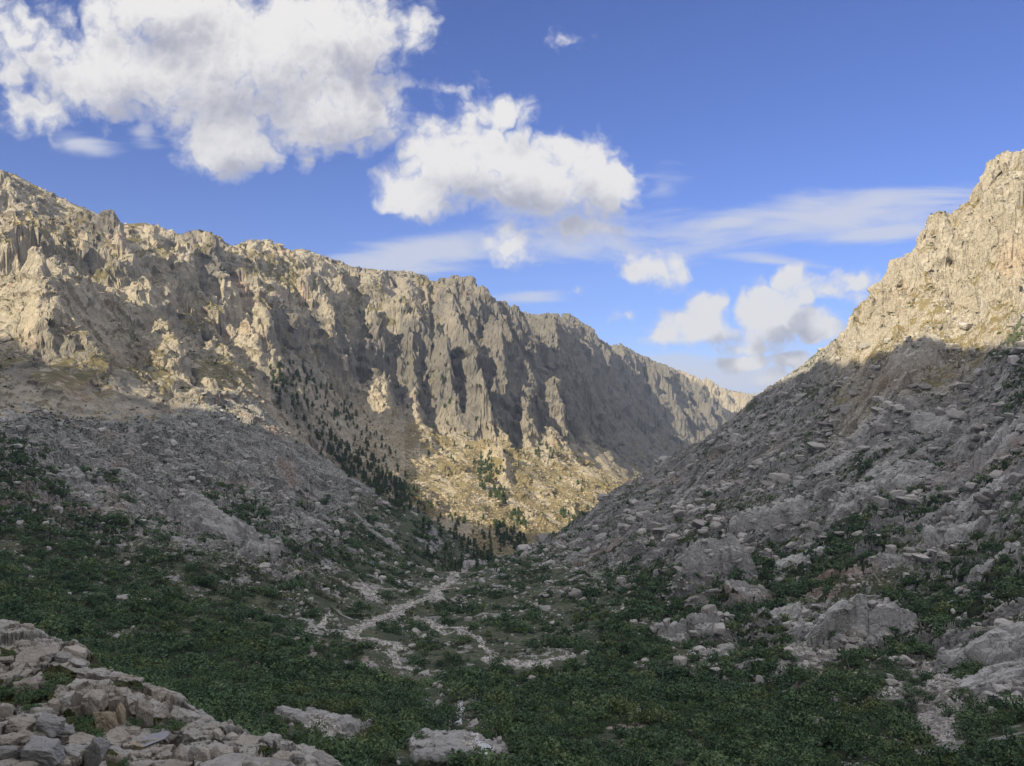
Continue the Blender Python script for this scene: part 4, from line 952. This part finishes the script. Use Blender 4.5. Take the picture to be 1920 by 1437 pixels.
# on the spur: (px, py of the foot, width px, height px, label, material, tilt)
SPUR = [
 (29,1176,26,18,'round boulder crowning the top edge of the spur',M_BLOCK,0),(52,1176,22,9,'flat stone beside the round boulder on the top edge of the spur',M_BLOCK,.1),
 (145,1232,44,26,'domed brown knob on the skyline edge of the spur',M_BLOCK,.2),(50,1248,50,22,'broad brown block among rubble in the middle of the spur',M_BLOCK,0),(80,1236,44,18,'grey slab-sided boulder above the mossy bush',M_BLOCK,-.1),
 (48,1292,52,26,'wide dark boulder at the upper edge of the leafy hollow',M_BLOCK,.1),(12,1240,28,10,'small flat stone by the heather patch',M_BLOCK,0),(122,1240,30,16,'angular pale stone below the domed knob',M_STONE,.2),(150,1250,36,14,'flat pale slab with a dark undercut',M_STONE,.15),
 (178,1322,56,42,'large rounded block on top of the cracked wall',M_BLOCK,.05),(146,1318,22,34,'narrow upright block left of the large rounded block',M_BLOCK,0),(124,1322,30,30,'pale broken block above the alder hollow',M_STONE,-.2),(105,1328,24,28,'rounded block at the left end of the cracked wall',M_BLOCK,0),
 (200,1362,46,54,'tall yellowish block in the face of the cracked wall',M_OCHRE,-.2),(226,1350,24,50,'leaning narrow block right of the yellowish one',M_OCHRE,-.15),(222,1318,30,24,'brown block at the top of the cracked wall beside a crevice',M_BLOCK,0),(222,1392,48,30,'low block at the foot of the cracked wall',M_BLOCK,.1),
 (270,1345,40,52,'big smooth block at the right end of the cracked wall',M_BLOCK,0),(248,1376,28,20,'dark block beside the pool outlet',M_BLOCK,0),
 (12,1340,26,36,'reddish split boulder at the left edge, under the leafy hollow',M_BLOCK,.1),(-6,1338,24,34,'grey boulder cut by the left edge under the leafy hollow',M_BLOCK,0),
 (93,1374,66,34,'big bluish boulder on top of the pile in the corner',M_BLUE,.1),(93,1346,24,14,'pointed stone resting behind the big bluish boulder',M_STONE,.2),(35,1380,54,28,'long grey boulder at the upper left of the pile',M_BLOCK,.05),(88,1388,36,14,'lichened pale stone in the middle of the pile',M_STONE,.1),
 (44,1394,40,22,'tan rounded boulder left of the pile',M_BLOCK,0),(84,1392,42,20,'tan boulder beside the lichened stone',M_BLOCK,.05),(124,1378,36,16,'loose tilted stone at the right edge of the pile',M_BLUE,-.15),(20,1398,44,22,'long low boulder at the left edge of the pile',M_BLOCK,0),
 (79,1432,76,42,'broad blue-grey boulder in front of the pile',M_BLUE,.1),(17,1424,42,26,'blue-grey boulder in the bottom left corner',M_BLUE,0),(143,1402,60,24,'flat topped pale boulder right of the pile',M_BLOCK,.12),(140,1420,50,26,'grey wedge boulder below the flat topped one',M_BLUE,.2),
 (178,1440,40,62,'steep blue-grey wedge at the right end of the pile',M_BLUE,.5),(132,1436,34,28,'squat grey boulder beside the steep wedge',M_BLOCK,0),(112,1444,44,20,'mossy low boulder at the bottom edge',M_BLOCK,0),(48,1446,40,16,'mossy stone at the bottom edge left of the low boulder',M_BLOCK,0),
 (262,1404,34,20,'orange-tinted boulder at the near end of the pool',M_OCHRE,0),(240,1402,30,9,'low flat stone below the dark pool outlet',M_BLOCK,0),
 (340,1424,26,40,'first upright block of the cracked bench beside the pool',M_BLOCK,0),(362,1426,22,40,'narrow upright block of the cracked bench with a pale edge',M_STONE,.1),(384,1426,22,36,'grey upright block between deep cracks of the bench',M_BLOCK,-.1),(402,1424,20,36,'thin leaning block of the cracked bench',M_BLOCK,.25),(426,1420,28,26,'brown block at the right of the cracks in the bench',M_BLOCK,0),
 (408,1384,24,14,'triangular grey stone standing on the bench',M_BLOCK,.5),(432,1386,28,14,'low dark stone on the bench beside the triangular one',M_BLOCK,.1),(460,1396,60,18,'broad flat slab capping the bench',M_BLOCK,.08),(505,1400,44,18,'rounded slab at the outer rim of the bench',M_STONE,.12),
 (530,1430,38,26,'smooth dome boulder on the lower bench',M_BLOCK,.1),(552,1432,24,24,'streaked boulder beside the smooth dome',M_STONE,0),(600,1436,64,20,'long pale slab at the outer end of the bench',M_STONE,.25),(410,1444,96,18,'long smooth pale slab along the bottom edge',M_STONE,.03),(500,1446,90,14,'flat pale slab at the bottom edge, under the dome boulder',M_STONE,.03),(330,1446,60,20,'mossy-edged slab in front of the cracked bench',M_BLOCK,.2),
]
for (px, py, w, h, lab, mt, tl) in SPUR:
    p = spur_at(px, min(py, 1446)); s = p[1]/F
    boulder(p, w*s, h*s*1.05, lab, 'boulders on the near granite spur', mt, rough=.06, tilt=tl, depth=.8, planes=10, sink=.14 if px < 190 and py > 1340 else .42, level=5)
p = spur_at(428, 1389); boulder(p, .5, .45, 'small white stone lying on the bench among dark rocks', None, M_STONE)

# in the valley: notable single stones
VAL = [(612,1114,15,11,'round white boulder standing alone on the left grassy slope'),(995,1278,18,10,'pale wedge boulder alone in the dark green thicket'),(815,1289,10,8,'larger of two pale boulders side by side below the stony track'),(825,1284,8,7,'smaller of two pale boulders side by side below the stony track'),
 (748,1291,13,7,'flat grey stone at the top of a patch of white stones'),(816,1330,9,7,'white stone at the left of the waterfall gully'),(935,1394,13,12,'rounded boulder at the right edge of the bottom slab'),(880,1369,15,8,'low grey boulder above the waterfall'),
 (1650,991,8,8,'small white block in the green hollow of the right slope'),(1780,1086,13,7,'pale boulder in bright green scrub on the right slope'),(1897,1149,14,10,'pale round boulder near the right edge above the scrub'),(1838,1190,24,12,'broad pale boulder beside the grey rock nose'),(1600,1107,12,6,'small flat boulder at the edge of the green band'),
 (772,1216,15,8,'tilted pale slab in the turf inside the bend of the brook'),(1053,1120,14,13,'upright boulder with a dark side on the moraine'),(1004,1140,13,8,'grey boulder on the moraine left of the upright one'),(806,1074,17,7,'flat pale slab near the dark pines'),
 (300,1032,16,11,'pale boulder beside a bush under the left knoll'),(107,958,14,8,'pale boulder at the foot of the scree streak far left'),(233,1130,34,14,'pale hump of rock showing through the left thicket'),(271,1132,22,8,'flat pale rock next to the hump in the left thicket'),(583,1224,8,13,'white pointed stone in the lower thicket'),
 (612,1150,14,10,'pale block at the turn of the left footpath'),(760,1092,8,4,'small flat stone on the brown turf'),(1480,1225,20,9,'pale rock at the left tip of the big slab'),(1345,1262,26,10,'pale slab at the edge of the valley thicket'),(1300,1195,20,12,'pale rock rib above the valley thicket'),(1250,1188,18,12,'steep pale boulder left of the rock rib'),
 (1190,1170,14,8,'grey boulder at the edge of the moraine thicket'),(1330,925,14,9,'grey boulder high on the right slope near the skyline'),(1395,840,16,10,'blocky boulder below the right skyline'),(1470,745,18,10,'boulder just under the bare right skyline'),(1560,800,18,12,'grey boulder in the dark gully of the right slope'),(1505,868,16,10,'boulder at the mouth of the dark gully'),
 (1670,1275,14,10,'tilted white stone left of the sandy patch'),(1685,1300,10,8,'pale stone below the sandy patch'),(1695,1306,8,8,'small pale stone in scrub below the sandy patch'),(1862,1345,14,18,'smooth pale boulder beside a bush at the right edge'),(1600,1210,16,9,'angular block under the big pale slab'),(1530,1150,18,9,'boulder at the top of the big pale slab')]
for (px, py, w, h, lab) in VAL:
    p, _ = ground_at(px, py); s = p[1]/F
    boulder(p, w*s, h*s*1.1, lab, None, M_STONE, level=4, depth=.85, sink=.08)
protos = [boulder((0,0,0), 1, .7, 'x', 'g', M_STONE, level=3, planes=9+k) for k in range(6)]
def flock(pts, label, group, wpx, first=[0]):
    for n_, (px, py) in enumerate(pts):
        p, _ = ground_at(px, py); s = p[1]/F*wpx*rng.uniform(.75, 1.35)
        b = protos[(first[0])%6].copy(); first[0] += 1; COL.objects.link(b)
        b.location = p; fl_ = 'right slope' in label
        b.scale = (s*1.5, s*.85, s*rng.uniform(.55, 1.1)) if fl_ else (s, s, s*rng.uniform(.8, 1.3)); b.rotation_euler = (rng.normal(0, .15), rng.uniform(-.45, .1), rng.normal(.2, .35)) if fl_ else (0, 0, rng.uniform(0, 6.28))
        tag(b, label, 'boulder', group)
flock([(743,1310),(752,1307),(759,1313),(767,1311),(775,1309),(730,1300),(762,1320),(736,1296)], 'white stone in the small cluster on the turf below the brook bend', 'white stones clustered below the brook', 8)
flock([(818,1355),(826,1350),(834,1362),(840,1370),(822,1342),(846,1364),(836,1378)], 'white boulder in the jumble left of the waterfall', 'white boulders left of the waterfall', 10)
flock([(float(a), float(b)) for a, b in zip(rng.uniform(960, 1180, 34), rng.uniform(1085, 1150, 34))], 'grey boulder on the moraine at the foot of the right slope', 'boulders on the moraine', 8)
def on_slope(n_, x0, x1):
    out = []
    while len(out) < n_:
        px = rng.uniform(x0, x1); lo = np.interp(px, [1180, 1500, 1700, 1920], [905, 715, 680, 690]); py = rng.uniform(lo+15, lo+330)
        out.append((px, min(py, 1150)))
    return out
flock(on_slope(70, 1200, 1910), 'large grey boulder lying on the shaded right slope', 'large boulders on the right slope', 12)
flock([(float(a), float(b)) for a, b in zip(rng.uniform(150, 620, 40), rng.uniform(880, 1010, 40))], 'boulder on the rubble of the lower left slope', 'boulders on the lower left slope', 8)
for b in protos: bpy.data.objects.remove(b)

# ------------------------------------------------------------------ pines
M_PINE = leaf_material('pine_needles', (.060,.098,.050,1), (.095,.142,.062,1), (.165,.195,.078,1))
m, t, bs = new_mat('pine_bark'); bs.inputs['Base Color'].default_value = (.12, .085, .06, 1); M_BARK = m
def pine_mesh(seed):
    r = np.random.default_rng(seed); H = 1.0
    V, Fc, mi, T = [], [], [], []
    for (z0, z1, r0, r1) in ((0, .5, .022, .014), (.5, .97, .014, .003)):
        b = len(V)
        for z, q in ((z0, r0), (z1, r1)):
            for k in range(5): V.append((q*math.cos(k*1.2566), q*math.sin(k*1.2566), z)); T.append(.5)
        for k in range(5): Fc.append((b+k, b+(k+1)%5, b+5+(k+1)%5, b+5+k)); mi.append(1)
    nw = 13
    for wv in range(nw):
        z = .16+.82*wv/nw+r.uniform(-.02, .02); L = (.28*(1-z)**.75+.025)*r.uniform(.75, 1.15)
        for k in range(int(r.integers(4, 7))):
            a = r.uniform(0, 6.283); l_ = L*r.uniform(.65, 1.1)
            for q in range(5):
                f_ = .3+.7*q/4; c = np.array([math.cos(a)*l_*f_, math.sin(a)*l_*f_, z-l_*f_*.18+r.normal(0, .01)])
                for w_ in range(2):
                    u_ = r.normal(size=3)*(.048, .048, .026); v_ = r.normal(size=3)*(.036, .036, .022)
                    b = len(V); V += [tuple(c-u_), tuple(c+v_), tuple(c+u_), tuple(c-v_)]; Fc.append((b, b+1, b+2, b+3)); mi.append(0); T += [float(np.clip(r.normal(.45, .2), 0, 1))]*4
    T = np.array(T)
    o = mesh_from('pine_tree', np.array(V), np.array(Fc), [M_PINE, M_BARK], {'tone': np.stack([T]*3, -1)}, midx=np.array(mi))
    return o
pines = [pine_mesh(600+k) for k in range(5)]
used_first = set()
def grove(poly, n_, label, group, h0, h1, dmin):
    poly = np.array(poly, float); lo = poly.min(0); hi = poly.max(0); c = 0; guard = 0
    while c < n_ and guard < 20*n_:
        guard += 1
        px, py = rng.uniform(lo, hi)
        if inpoly(np.array([px]), np.array([py]), poly)[0] < 0: continue
        i, j = rows_of(px, py, E3, dmin)
        if steep[i, j] > .55: continue
        q = int(rng.integers(0, 5)); src = pines[q]
        if q in used_first: o = src.copy(); COL.objects.link(o)
        else: o = src; used_first.add(q)
        h = rng.uniform(h0*.95, h1); o.scale = (h*rng.uniform(.85, 1.2), h*rng.uniform(.85, 1.2), h); o.rotation_euler = (0, 0, rng.uniform(0, 6.28))
        o.location = (X3[i, j], Y3[i, j], Z3[i, j]-.3); tag(o, label, 'pine tree', group); c += 1
grove([(525,695),(570,690),(640,740),(690,790),(640,800),(560,760),(520,720)], 40, 'sunlit pine on top of the wooded spur in the left range', 'pines on top of the wooded spur', 9, 16, 1150)
grove([(560,800),(640,820),(740,900),(800,955),(770,965),(680,910),(590,850)], 70, 'dark pine on the shaded flank of the wooded spur', 'pines on the shaded flank of the spur', 9, 16, 1050)
grove([(885,865),(912,860),(925,900),(950,935),(930,945),(900,915)], 34, 'sunlit pine in the strip of trees down the talus', 'pines in a strip down the talus', 11, 18, 1150)
grove([(1000,835),(1040,835),(1036,862),(1004,860)], 10, 'pine in the small clump on the talus below the far crags', 'pines in a clump below the far crags', 10, 16, 1150)
grove([(1050,965),(1110,955),(1112,985),(1070,995)], 18, 'yellow-green sunlit pine at the foot of the right slope edge', 'pines at the foot of the sunlit talus', 10, 15, 1120)
grove([(955,960),(990,975),(985,1000),(960,985)], 16, 'dark pine at the edge of the cast shadow on the talus', 'pines at the shadow edge', 10, 15, 1000)
grove([(925,985),(985,1010),(990,1035),(950,1030),(925,1010)], 34, 'dark pine in the upper grove of the valley bottom', 'pines in the upper valley grove', 10, 16, 850)
grove([(840,1005),(905,1025),(935,1050),(900,1058),(850,1032)], 22, 'dark pine in the middle grove of the valley bottom', 'pines in the middle valley grove', 9, 14, 700)
grove([(795,1040),(840,1050),(890,1066),(880,1082),(820,1070)], 14, 'dark pine in the lower grove near the brook', 'pines in the lower valley grove', 7, 11, 600)
# the rest of the wood, one mass
def wood(polys, n_, dmin):
    Vs, Fs, Ts, Ms = [], [], [], []; off = 0
    base = []
    for o in pines:
        me = o.data; v = np.empty(len(me.vertices)*3, np.float32); me.vertices.foreach_get('co', v); f = np.empty(len(me.loops), np.int32); me.loops.foreach_get('vertex_index', f)
        mi = np.empty(len(me.polygons), np.int32); me.polygons.foreach_get('material_index', mi); c = np.empty(len(me.vertices)*4, np.float32); me.attributes['tone'].data.foreach_get('color', c)
        base.append((v.reshape(-1, 3), f.reshape(-1, 4), mi, c.reshape(-1, 4)[:, :3]))
    for poly, cnt in zip(polys, n_):
        poly = np.array(poly, float); lo = poly.min(0); hi = poly.max(0); c = 0; guard = 0
        while c < cnt and guard < 30*cnt:
            guard += 1; px, py = rng.uniform(lo, hi)
            if inpoly(np.array([px]), np.array([py]), poly)[0] < 0: continue
            i, j = rows_of(px, py, E3, dmin)
            v, f, mi, tn = base[int(rng.integers(0, 5))]; h = rng.uniform(6, 12.5); w = h*rng.uniform(.9, 1.3)
            Vs.append((v*(w, w, h))@rotz(rng.uniform(0, 6.28)).T+(X3[i, j], Y3[i, j], Z3[i, j]-.4)); Fs.append(f+off); off += len(v); Ms.append(mi); Ts.append(tn*rng.uniform(.6, 1.3)); c += 1
    o = mesh_from('pine_wood', np.concatenate(Vs), np.concatenate(Fs), [M_PINE, M_BARK], {'tone': np.clip(np.concatenate(Ts), 0, 1)}, midx=np.concatenate(Ms))
    tag(o, 'dark pine wood thinning out over the spur and the valley bottom', 'wood', kind='stuff')
wood([[(470,690),(560,680),(690,780),(800,930),(830,965),(760,965),(640,890),(540,800)], [(560,800),(700,850),(800,950),(760,960),(660,900)], [(830,960),(960,985),(990,1030),(900,1070),(800,1050),(770,1000)], [(880,855),(920,860),(960,950),(930,950)], [(640,560),(1060,800),(1100,930),(800,860)], [(1180,800),(1330,800),(1240,860)]], [230, 110, 45, 30, 90, 30], 620)
for q, o in enumerate(pines):
    if q not in used_first: bpy.data.objects.remove(o)

# ------------------------------------------------------------------ single bushes
bushes = []
for k in range(4):
    V, Fc = leaf_cloud(900, 700+k, .075)
    r = np.random.default_rng(k); T = np.repeat(np.clip(r.normal(.45, .2, len(Fc)), 0, 1), 4)
    bushes.append(mesh_from('shrub', V, Fc, M_LEAF, {'tone': np.stack([T]*3, -1)}))
for k, o in enumerate(bushes): COL.objects.unlink(o)
BUSH = [(700,0,0,'')]
def shrub(p, w, h, label, mat=None, group=None):
    o = bushes[int(rng.integers(0, 4))].copy(); COL.objects.link(o); s = w/1.9
    o.location = p; o.scale = (s, s, h/1.5); o.rotation_euler = (0, 0, rng.uniform(0, 6.28)); return tag(o, label, 'shrub', group)
for (px, py, w, h, lab) in ((20,1300,60,34,'dark leafy shrub in the hollow at the left edge'),(65,1312,56,34,'leafy shrub in the middle of the hollow'),(96,1300,36,20,'bright green shrub at the right of the hollow'),(105,1285,54,28,'low mossy shrub on the rubble of the spur'),(150,1372,44,44,'dark alder shrub at the foot of the cracked wall'),(180,1388,44,34,'shrub in the shady cleft under the yellowish block'),(175,1252,24,14,'heath clump beside the domed knob'),(18,1230,32,14,'heath clump by the flat stone at left'),(250,1358,40,22,'shrub under the smooth block by the pool'),(310,1366,50,20,'dark shrub behind the pool'),(222,1434,34,18,'grassy tuft bush beside the steep wedge'),(262,1290,26,9,'heath clump on the rim of the spur'),(505,1410,24,9,'yellow-green tuft on the bench'),(55,1330,36,20,'shrub hanging over the reddish boulder')):
    p = spur_at(px, py); s = p[1]/F; shrub(p-np.array([0,0,.2]), w*s, h*s, lab)
for (px, py, w, h, lab) in ((1733,1308,56,26,'dark rounded shrub above the hiker'),(1780,1345,44,34,'bright green shrub right of the hiker'),(1802,1310,22,22,'dark shrub above the bright green one'),(1692,1276,46,26,'dark shrub beside the sandy patch'),(1742,1268,18,12,'small shrub on the sandy patch'),(1851,1322,12,6,'tiny dark shrub on the pale rock at the right edge'),
    (930,1245,30,24,'dark shrub at the lower end of the stony fan'),(895,1262,30,24,'round dark shrub left of the stony fan'),(725,1118,24,14,'dark shrub beside the sandy flat'),(695,1085,12,8,'small bush on the brown turf by the blue tent'),(300,1012,40,18,'dark shrub beside the pale boulder at left'),(215,985,60,30,'grey-green shrub clump under the left scree'),(850,1290,36,26,'dark shrub above the waterfall gully'),(1100,1222,50,34,'dark shrub at the foot of the moraine')):
    p, _ = ground_at(px, py); s = p[1]/F; shrub(p-np.array([0,0,.2]), w*s, h*s, lab)

# ------------------------------------------------------------------ water
m, t, bs = new_mat('water'); bs.inputs['Base Color'].default_value = (.17, .175, .21, 1); bs.inputs['Roughness'].default_value = .03; bs.inputs['Specular IOR Level'].default_value = .5; M_WATER = m
geo = t.node('ShaderNodeNewGeometry'); n1, _ = t.noise(geo.outputs['Position'], 3.0, 3); bp = t.node('ShaderNodeBump'); bp.inputs['Strength'].default_value = .08; t.link(n1, bp.inputs['Height']); t.link(bp.outputs[0], bs.inputs['Normal'])
m, t, bs = new_mat('white_water'); bs.inputs['Base Color'].default_value = (.50, .52, .57, 1); bs.inputs['Roughness'].default_value = .35; M_FOAM = m
geo = t.node('ShaderNodeNewGeometry'); n1, _ = t.noise(geo.outputs['Position'], 2.0, 5, .7); bp = t.node('ShaderNodeBump'); bp.inputs['Strength'].default_value = .7; t.link(n1, bp.inputs['Height']); t.link(bp.outputs[0], bs.inputs['Normal'])
pc = spur_at(292, 1384); pl = []
for k in range(28):
    a = k/28*6.283; q = 1+.22*perlin(np.array([math.cos(a)*1.5]), np.array([math.sin(a)*1.5]), 5)[0]
    pl.append((math.cos(a)*1.15*q+math.sin(a)*.5, math.sin(a)*1.7*q, 0.0))
V = np.array([(0, 0, 0)]+pl); Fc = np.array([(0, 1+k, 1+(k+1) % 28) for k in range(28)])
o = mesh_from('pool', V, Fc, M_WATER); o.location = pc+np.array([-.2, -.3, .06]); tag(o, 'small pool of still water reflecting the sky on the granite spur', 'pool', kind='structure')
def ribbon(name, line, label, cat, mat, lift=.25):
    pts = []
    for (px, py, w) in line:
        p, _ = ground_at(px, py); pts.append((p, w))
    V, Fc = [], []
    NS = 6
    for k in range(len(pts)-1):
        for q in range(6):
            f_ = q/6; p = pts[k][0]*(1-f_)+pts[k+1][0]*f_; w = pts[k][1]*(1-f_)+pts[k+1][1]*f_
            V += [(p[0]+w*(s_-.5)*1.0+rng.normal(0, .08), p[1], p[2]+lift+rng.normal(0, .06)-abs(s_-.5)*.3) for s_ in np.linspace(0, 1, NS)]
    rws = len(V)//NS
    Fc = [(r_*NS+c_, r_*NS+c_+1, (r_+1)*NS+c_+1, (r_+1)*NS+c_) for r_ in range(rws-1) for c_ in range(NS-1)]
    o = mesh_from(name, np.array(V), np.array(Fc), mat, smooth=True); return tag(o, label, cat)
tag(ribbon('waterfall', [(866,1316,1.0),(862,1330,1.6),(858,1345,2.2),(860,1362,2.0)], 'narrow white waterfall in the bushy gully', 'waterfall', M_FOAM), kind='structure')
tag(ribbon('stream', [(885,1376,1.2),(893,1386,1.8),(903,1396,2.6),(914,1406,3.0),(908,1420,2.0)], 'white stream spreading over the pale slab at the bottom', 'stream', M_FOAM), kind='structure')

# ------------------------------------------------------------------ blue tent by the meadow
def poly_mesh(name, V, faces, mat, parent=None):
    me = bpy.data.meshes.new(name); me.from_pydata([tuple(v) for v in V], [], faces); me.materials.append(mat); me.update()
    o = bpy.data.objects.new(name, me); COL.objects.link(o); o.parent = parent; return o
m, t, bs = new_mat('tent_cloth'); bs.inputs['Base Color'].default_value = (.16, .30, .52, 1); bs.inputs['Roughness'].default_value = .6; M_TENT = m
m, t, bs = new_mat('tent_door'); bs.inputs['Base Color'].default_value = (.30, .42, .58, 1); M_TDOOR = m
tp, _ = ground_at(701, 1058)
te = bpy.data.objects.new('tent', None); COL.objects.link(te); te.location = tp+np.array([0, 0, .05]); te.rotation_euler = (0, 0, .4)
tag(te, 'small bright blue tent pitched at the edge of the meadow', 'tent')
V, Fc = [], []
for k in range(9):
    f_ = k/8; x = -2.0+4.0*f_; hh = 1.9*(1-abs(2*f_-1)**2.4*.55); ww = 1.45*(1-abs(2*f_-1)**3*.35)
    for q in range(9):
        a = math.pi*q/8; V.append((x, -ww*math.cos(a), hh*math.sin(a)**.8))
for k in range(8):
    for q in range(8): Fc.append((k*9+q, k*9+q+1, (k+1)*9+q+1, (k+1)*9+q))
Fc.append(tuple(range(8, -1, -1))); Fc.append(tuple(72+q for q in range(9)))
poly_mesh('canopy', V, Fc, M_TENT, te)
poly_mesh('door', [(-.5,-1.50,.05),(.5,-1.50,.05),(.42,-1.32,1.05),(0,-1.12,1.45),(-.42,-1.32,1.05),(-.5,-1.46,.05),(.5,-1.46,.05),(.42,-1.28,1.05),(0,-1.08,1.45),(-.42,-1.28,1.05)], [(0,1,2,3,4),(9,8,7,6,5),(0,5,6,1),(1,6,7,2),(2,7,8,3),(3,8,9,4),(4,9,5,0)], M_TDOOR, te)

# ------------------------------------------------------------------ hiker on the track
def person():
    p, _ = ground_at(1733, 1332)
    root = bpy.data.objects.new('person', None); COL.objects.link(root); root.location = p+np.array([0, 0, .12]); root.rotation_euler = (0, 0, .5)
    tag(root, 'hiker in dark clothes and a white cap walking on the pale stony track', 'person')
    J = {'pel': (0,0,.95,.135), 'wst': (0,.01,1.1,.125), 'chs': (0,.02,1.3,.15), 'nck': (0,.04,1.46,.055), 'hd': (0,.06,1.58,.085), 'hd2': (0,.06,1.70,.08),
         'hl': (-.1,0,.9,.09), 'kl': (-.11,.14,.52,.06), 'al': (-.11,.10,.09,.04), 'tl': (-.11,.24,.04,.035), 'hr': (.1,0,.9,.09), 'kr': (.11,-.02,.5,.06), 'ar': (.11,-.24,.12,.04), 'tr': (.11,-.14,.04,.035),
         'sl': (-.19,.02,1.38,.065), 'el': (-.25,-.06,1.1,.048), 'wl': (-.24,.12,.92,.034), 'sr': (.19,.02,1.38,.065), 'er': (.25,.06,1.12,.048), 'wr': (.24,.26,1.0,.034),
         'fl': (-.24,.17,.84,.03), 'fr': (.24,.33,.95,.03)}
    E = [('pel','wst'),('wst','chs'),('chs','nck'),('nck','hd'),('hd','hd2'),('pel','hl'),('hl','kl'),('kl','al'),('al','tl'),('pel','hr'),('hr','kr'),('kr','ar'),('ar','tr'),('chs','sl'),('sl','el'),('el','wl'),('wl','fl'),('chs','sr'),('sr','er'),('er','wr'),('wr','fr')]
    ks = list(J); me = bpy.data.meshes.new('body'); me.from_pydata([J[k][:3] for k in ks], [(ks.index(a), ks.index(b)) for a, b in E], [])
    o = bpy.data.objects.new('body', me); COL.objects.link(o); o.parent = root
    o.modifiers.new('skin', 'SKIN'); sv = me.skin_vertices
    if not sv:
        bpy.context.view_layer.objects.active = o; bpy.ops.mesh.customdata_skin_add(); sv = me.skin_vertices
    for k, v in zip(ks, sv[0].data): v.radius = (J[k][3], J[k][3]); v.use_root = k == 'pel'
    o.modifiers.new('sub', 'SUBSURF').levels = 1; o.modifiers['sub'].render_levels = 2
    m, t, bs = new_mat('clothes'); geo = t.node('ShaderNodeTexCoord'); sp = t.node('ShaderNodeSeparateXYZ'); t.link(geo.outputs['Object'], sp.inputs[0])
    z = sp.outputs[2]
    col = t.mix(t.m('GREATER_THAN', z, .98), (.02,.02,.024,1), (.035,.037,.045,1)); col = t.mix(t.m('GREATER_THAN', z, 1.475), col, (.42,.27,.2,1)); t.put(bs.inputs['Base Color'], col)
    me.materials.append(m)
    m, t, bs = new_mat('white_cap'); bs.inputs['Base Color'].default_value = (.75,.75,.73,1)
    V, Fc = ico(3); c = V*(.115,.125,.10)+np.array([0,.06,1.72]); c[:, 2] = np.maximum(c[:, 2], 1.70)
    mesh_from('cap', c, Fc, m, parent=root, smooth=True)
    m2, t, bs = new_mat('pack_cloth'); bs.inputs['Base Color'].default_value = (.03,.03,.035,1)
    V, Fc = rock_shape(3, 77, 14, .12, .02); mesh_from('backpack', V*(.2,.14,.3)+np.array([0,-.20,1.22]), Fc, m2, parent=root, smooth=True)
person()

# ------------------------------------------------------------------ the air in the valley
V = np.array([(x, y, z) for x in (-4200, 4200) for y in (-2600, 7350) for z in (-900, 980)], float)
me = bpy.data.meshes.new('haze'); me.from_pydata([tuple(v) for v in V], [], [(0,1,3,2),(4,6,7,5),(0,4,5,1),(2,3,7,6),(0,2,6,4),(1,5,7,3)]); me.update()
m = bpy.data.materials.new('valley_air'); m.use_nodes = True; t = NT(m.node_tree)
for nd in list(t.n):
    if nd.type != 'OUTPUT_MATERIAL': t.n.remove(nd)
pv = t.node('ShaderNodeVolumePrincipled'); pv.inputs['Color'].default_value = (.52, .68, 1.0, 1); pv.inputs['Density'].default_value = 5.5e-5; pv.inputs['Anisotropy'].default_value = .1
t.link(pv.outputs[0], [nd for nd in t.n if nd.type == 'OUTPUT_MATERIAL'][0].inputs['Volume'])
me.materials.append(m)
o = bpy.data.objects.new('haze', me); COL.objects.link(o); tag(o, 'thin bluish haze filling the valley', 'haze', kind='stuff')
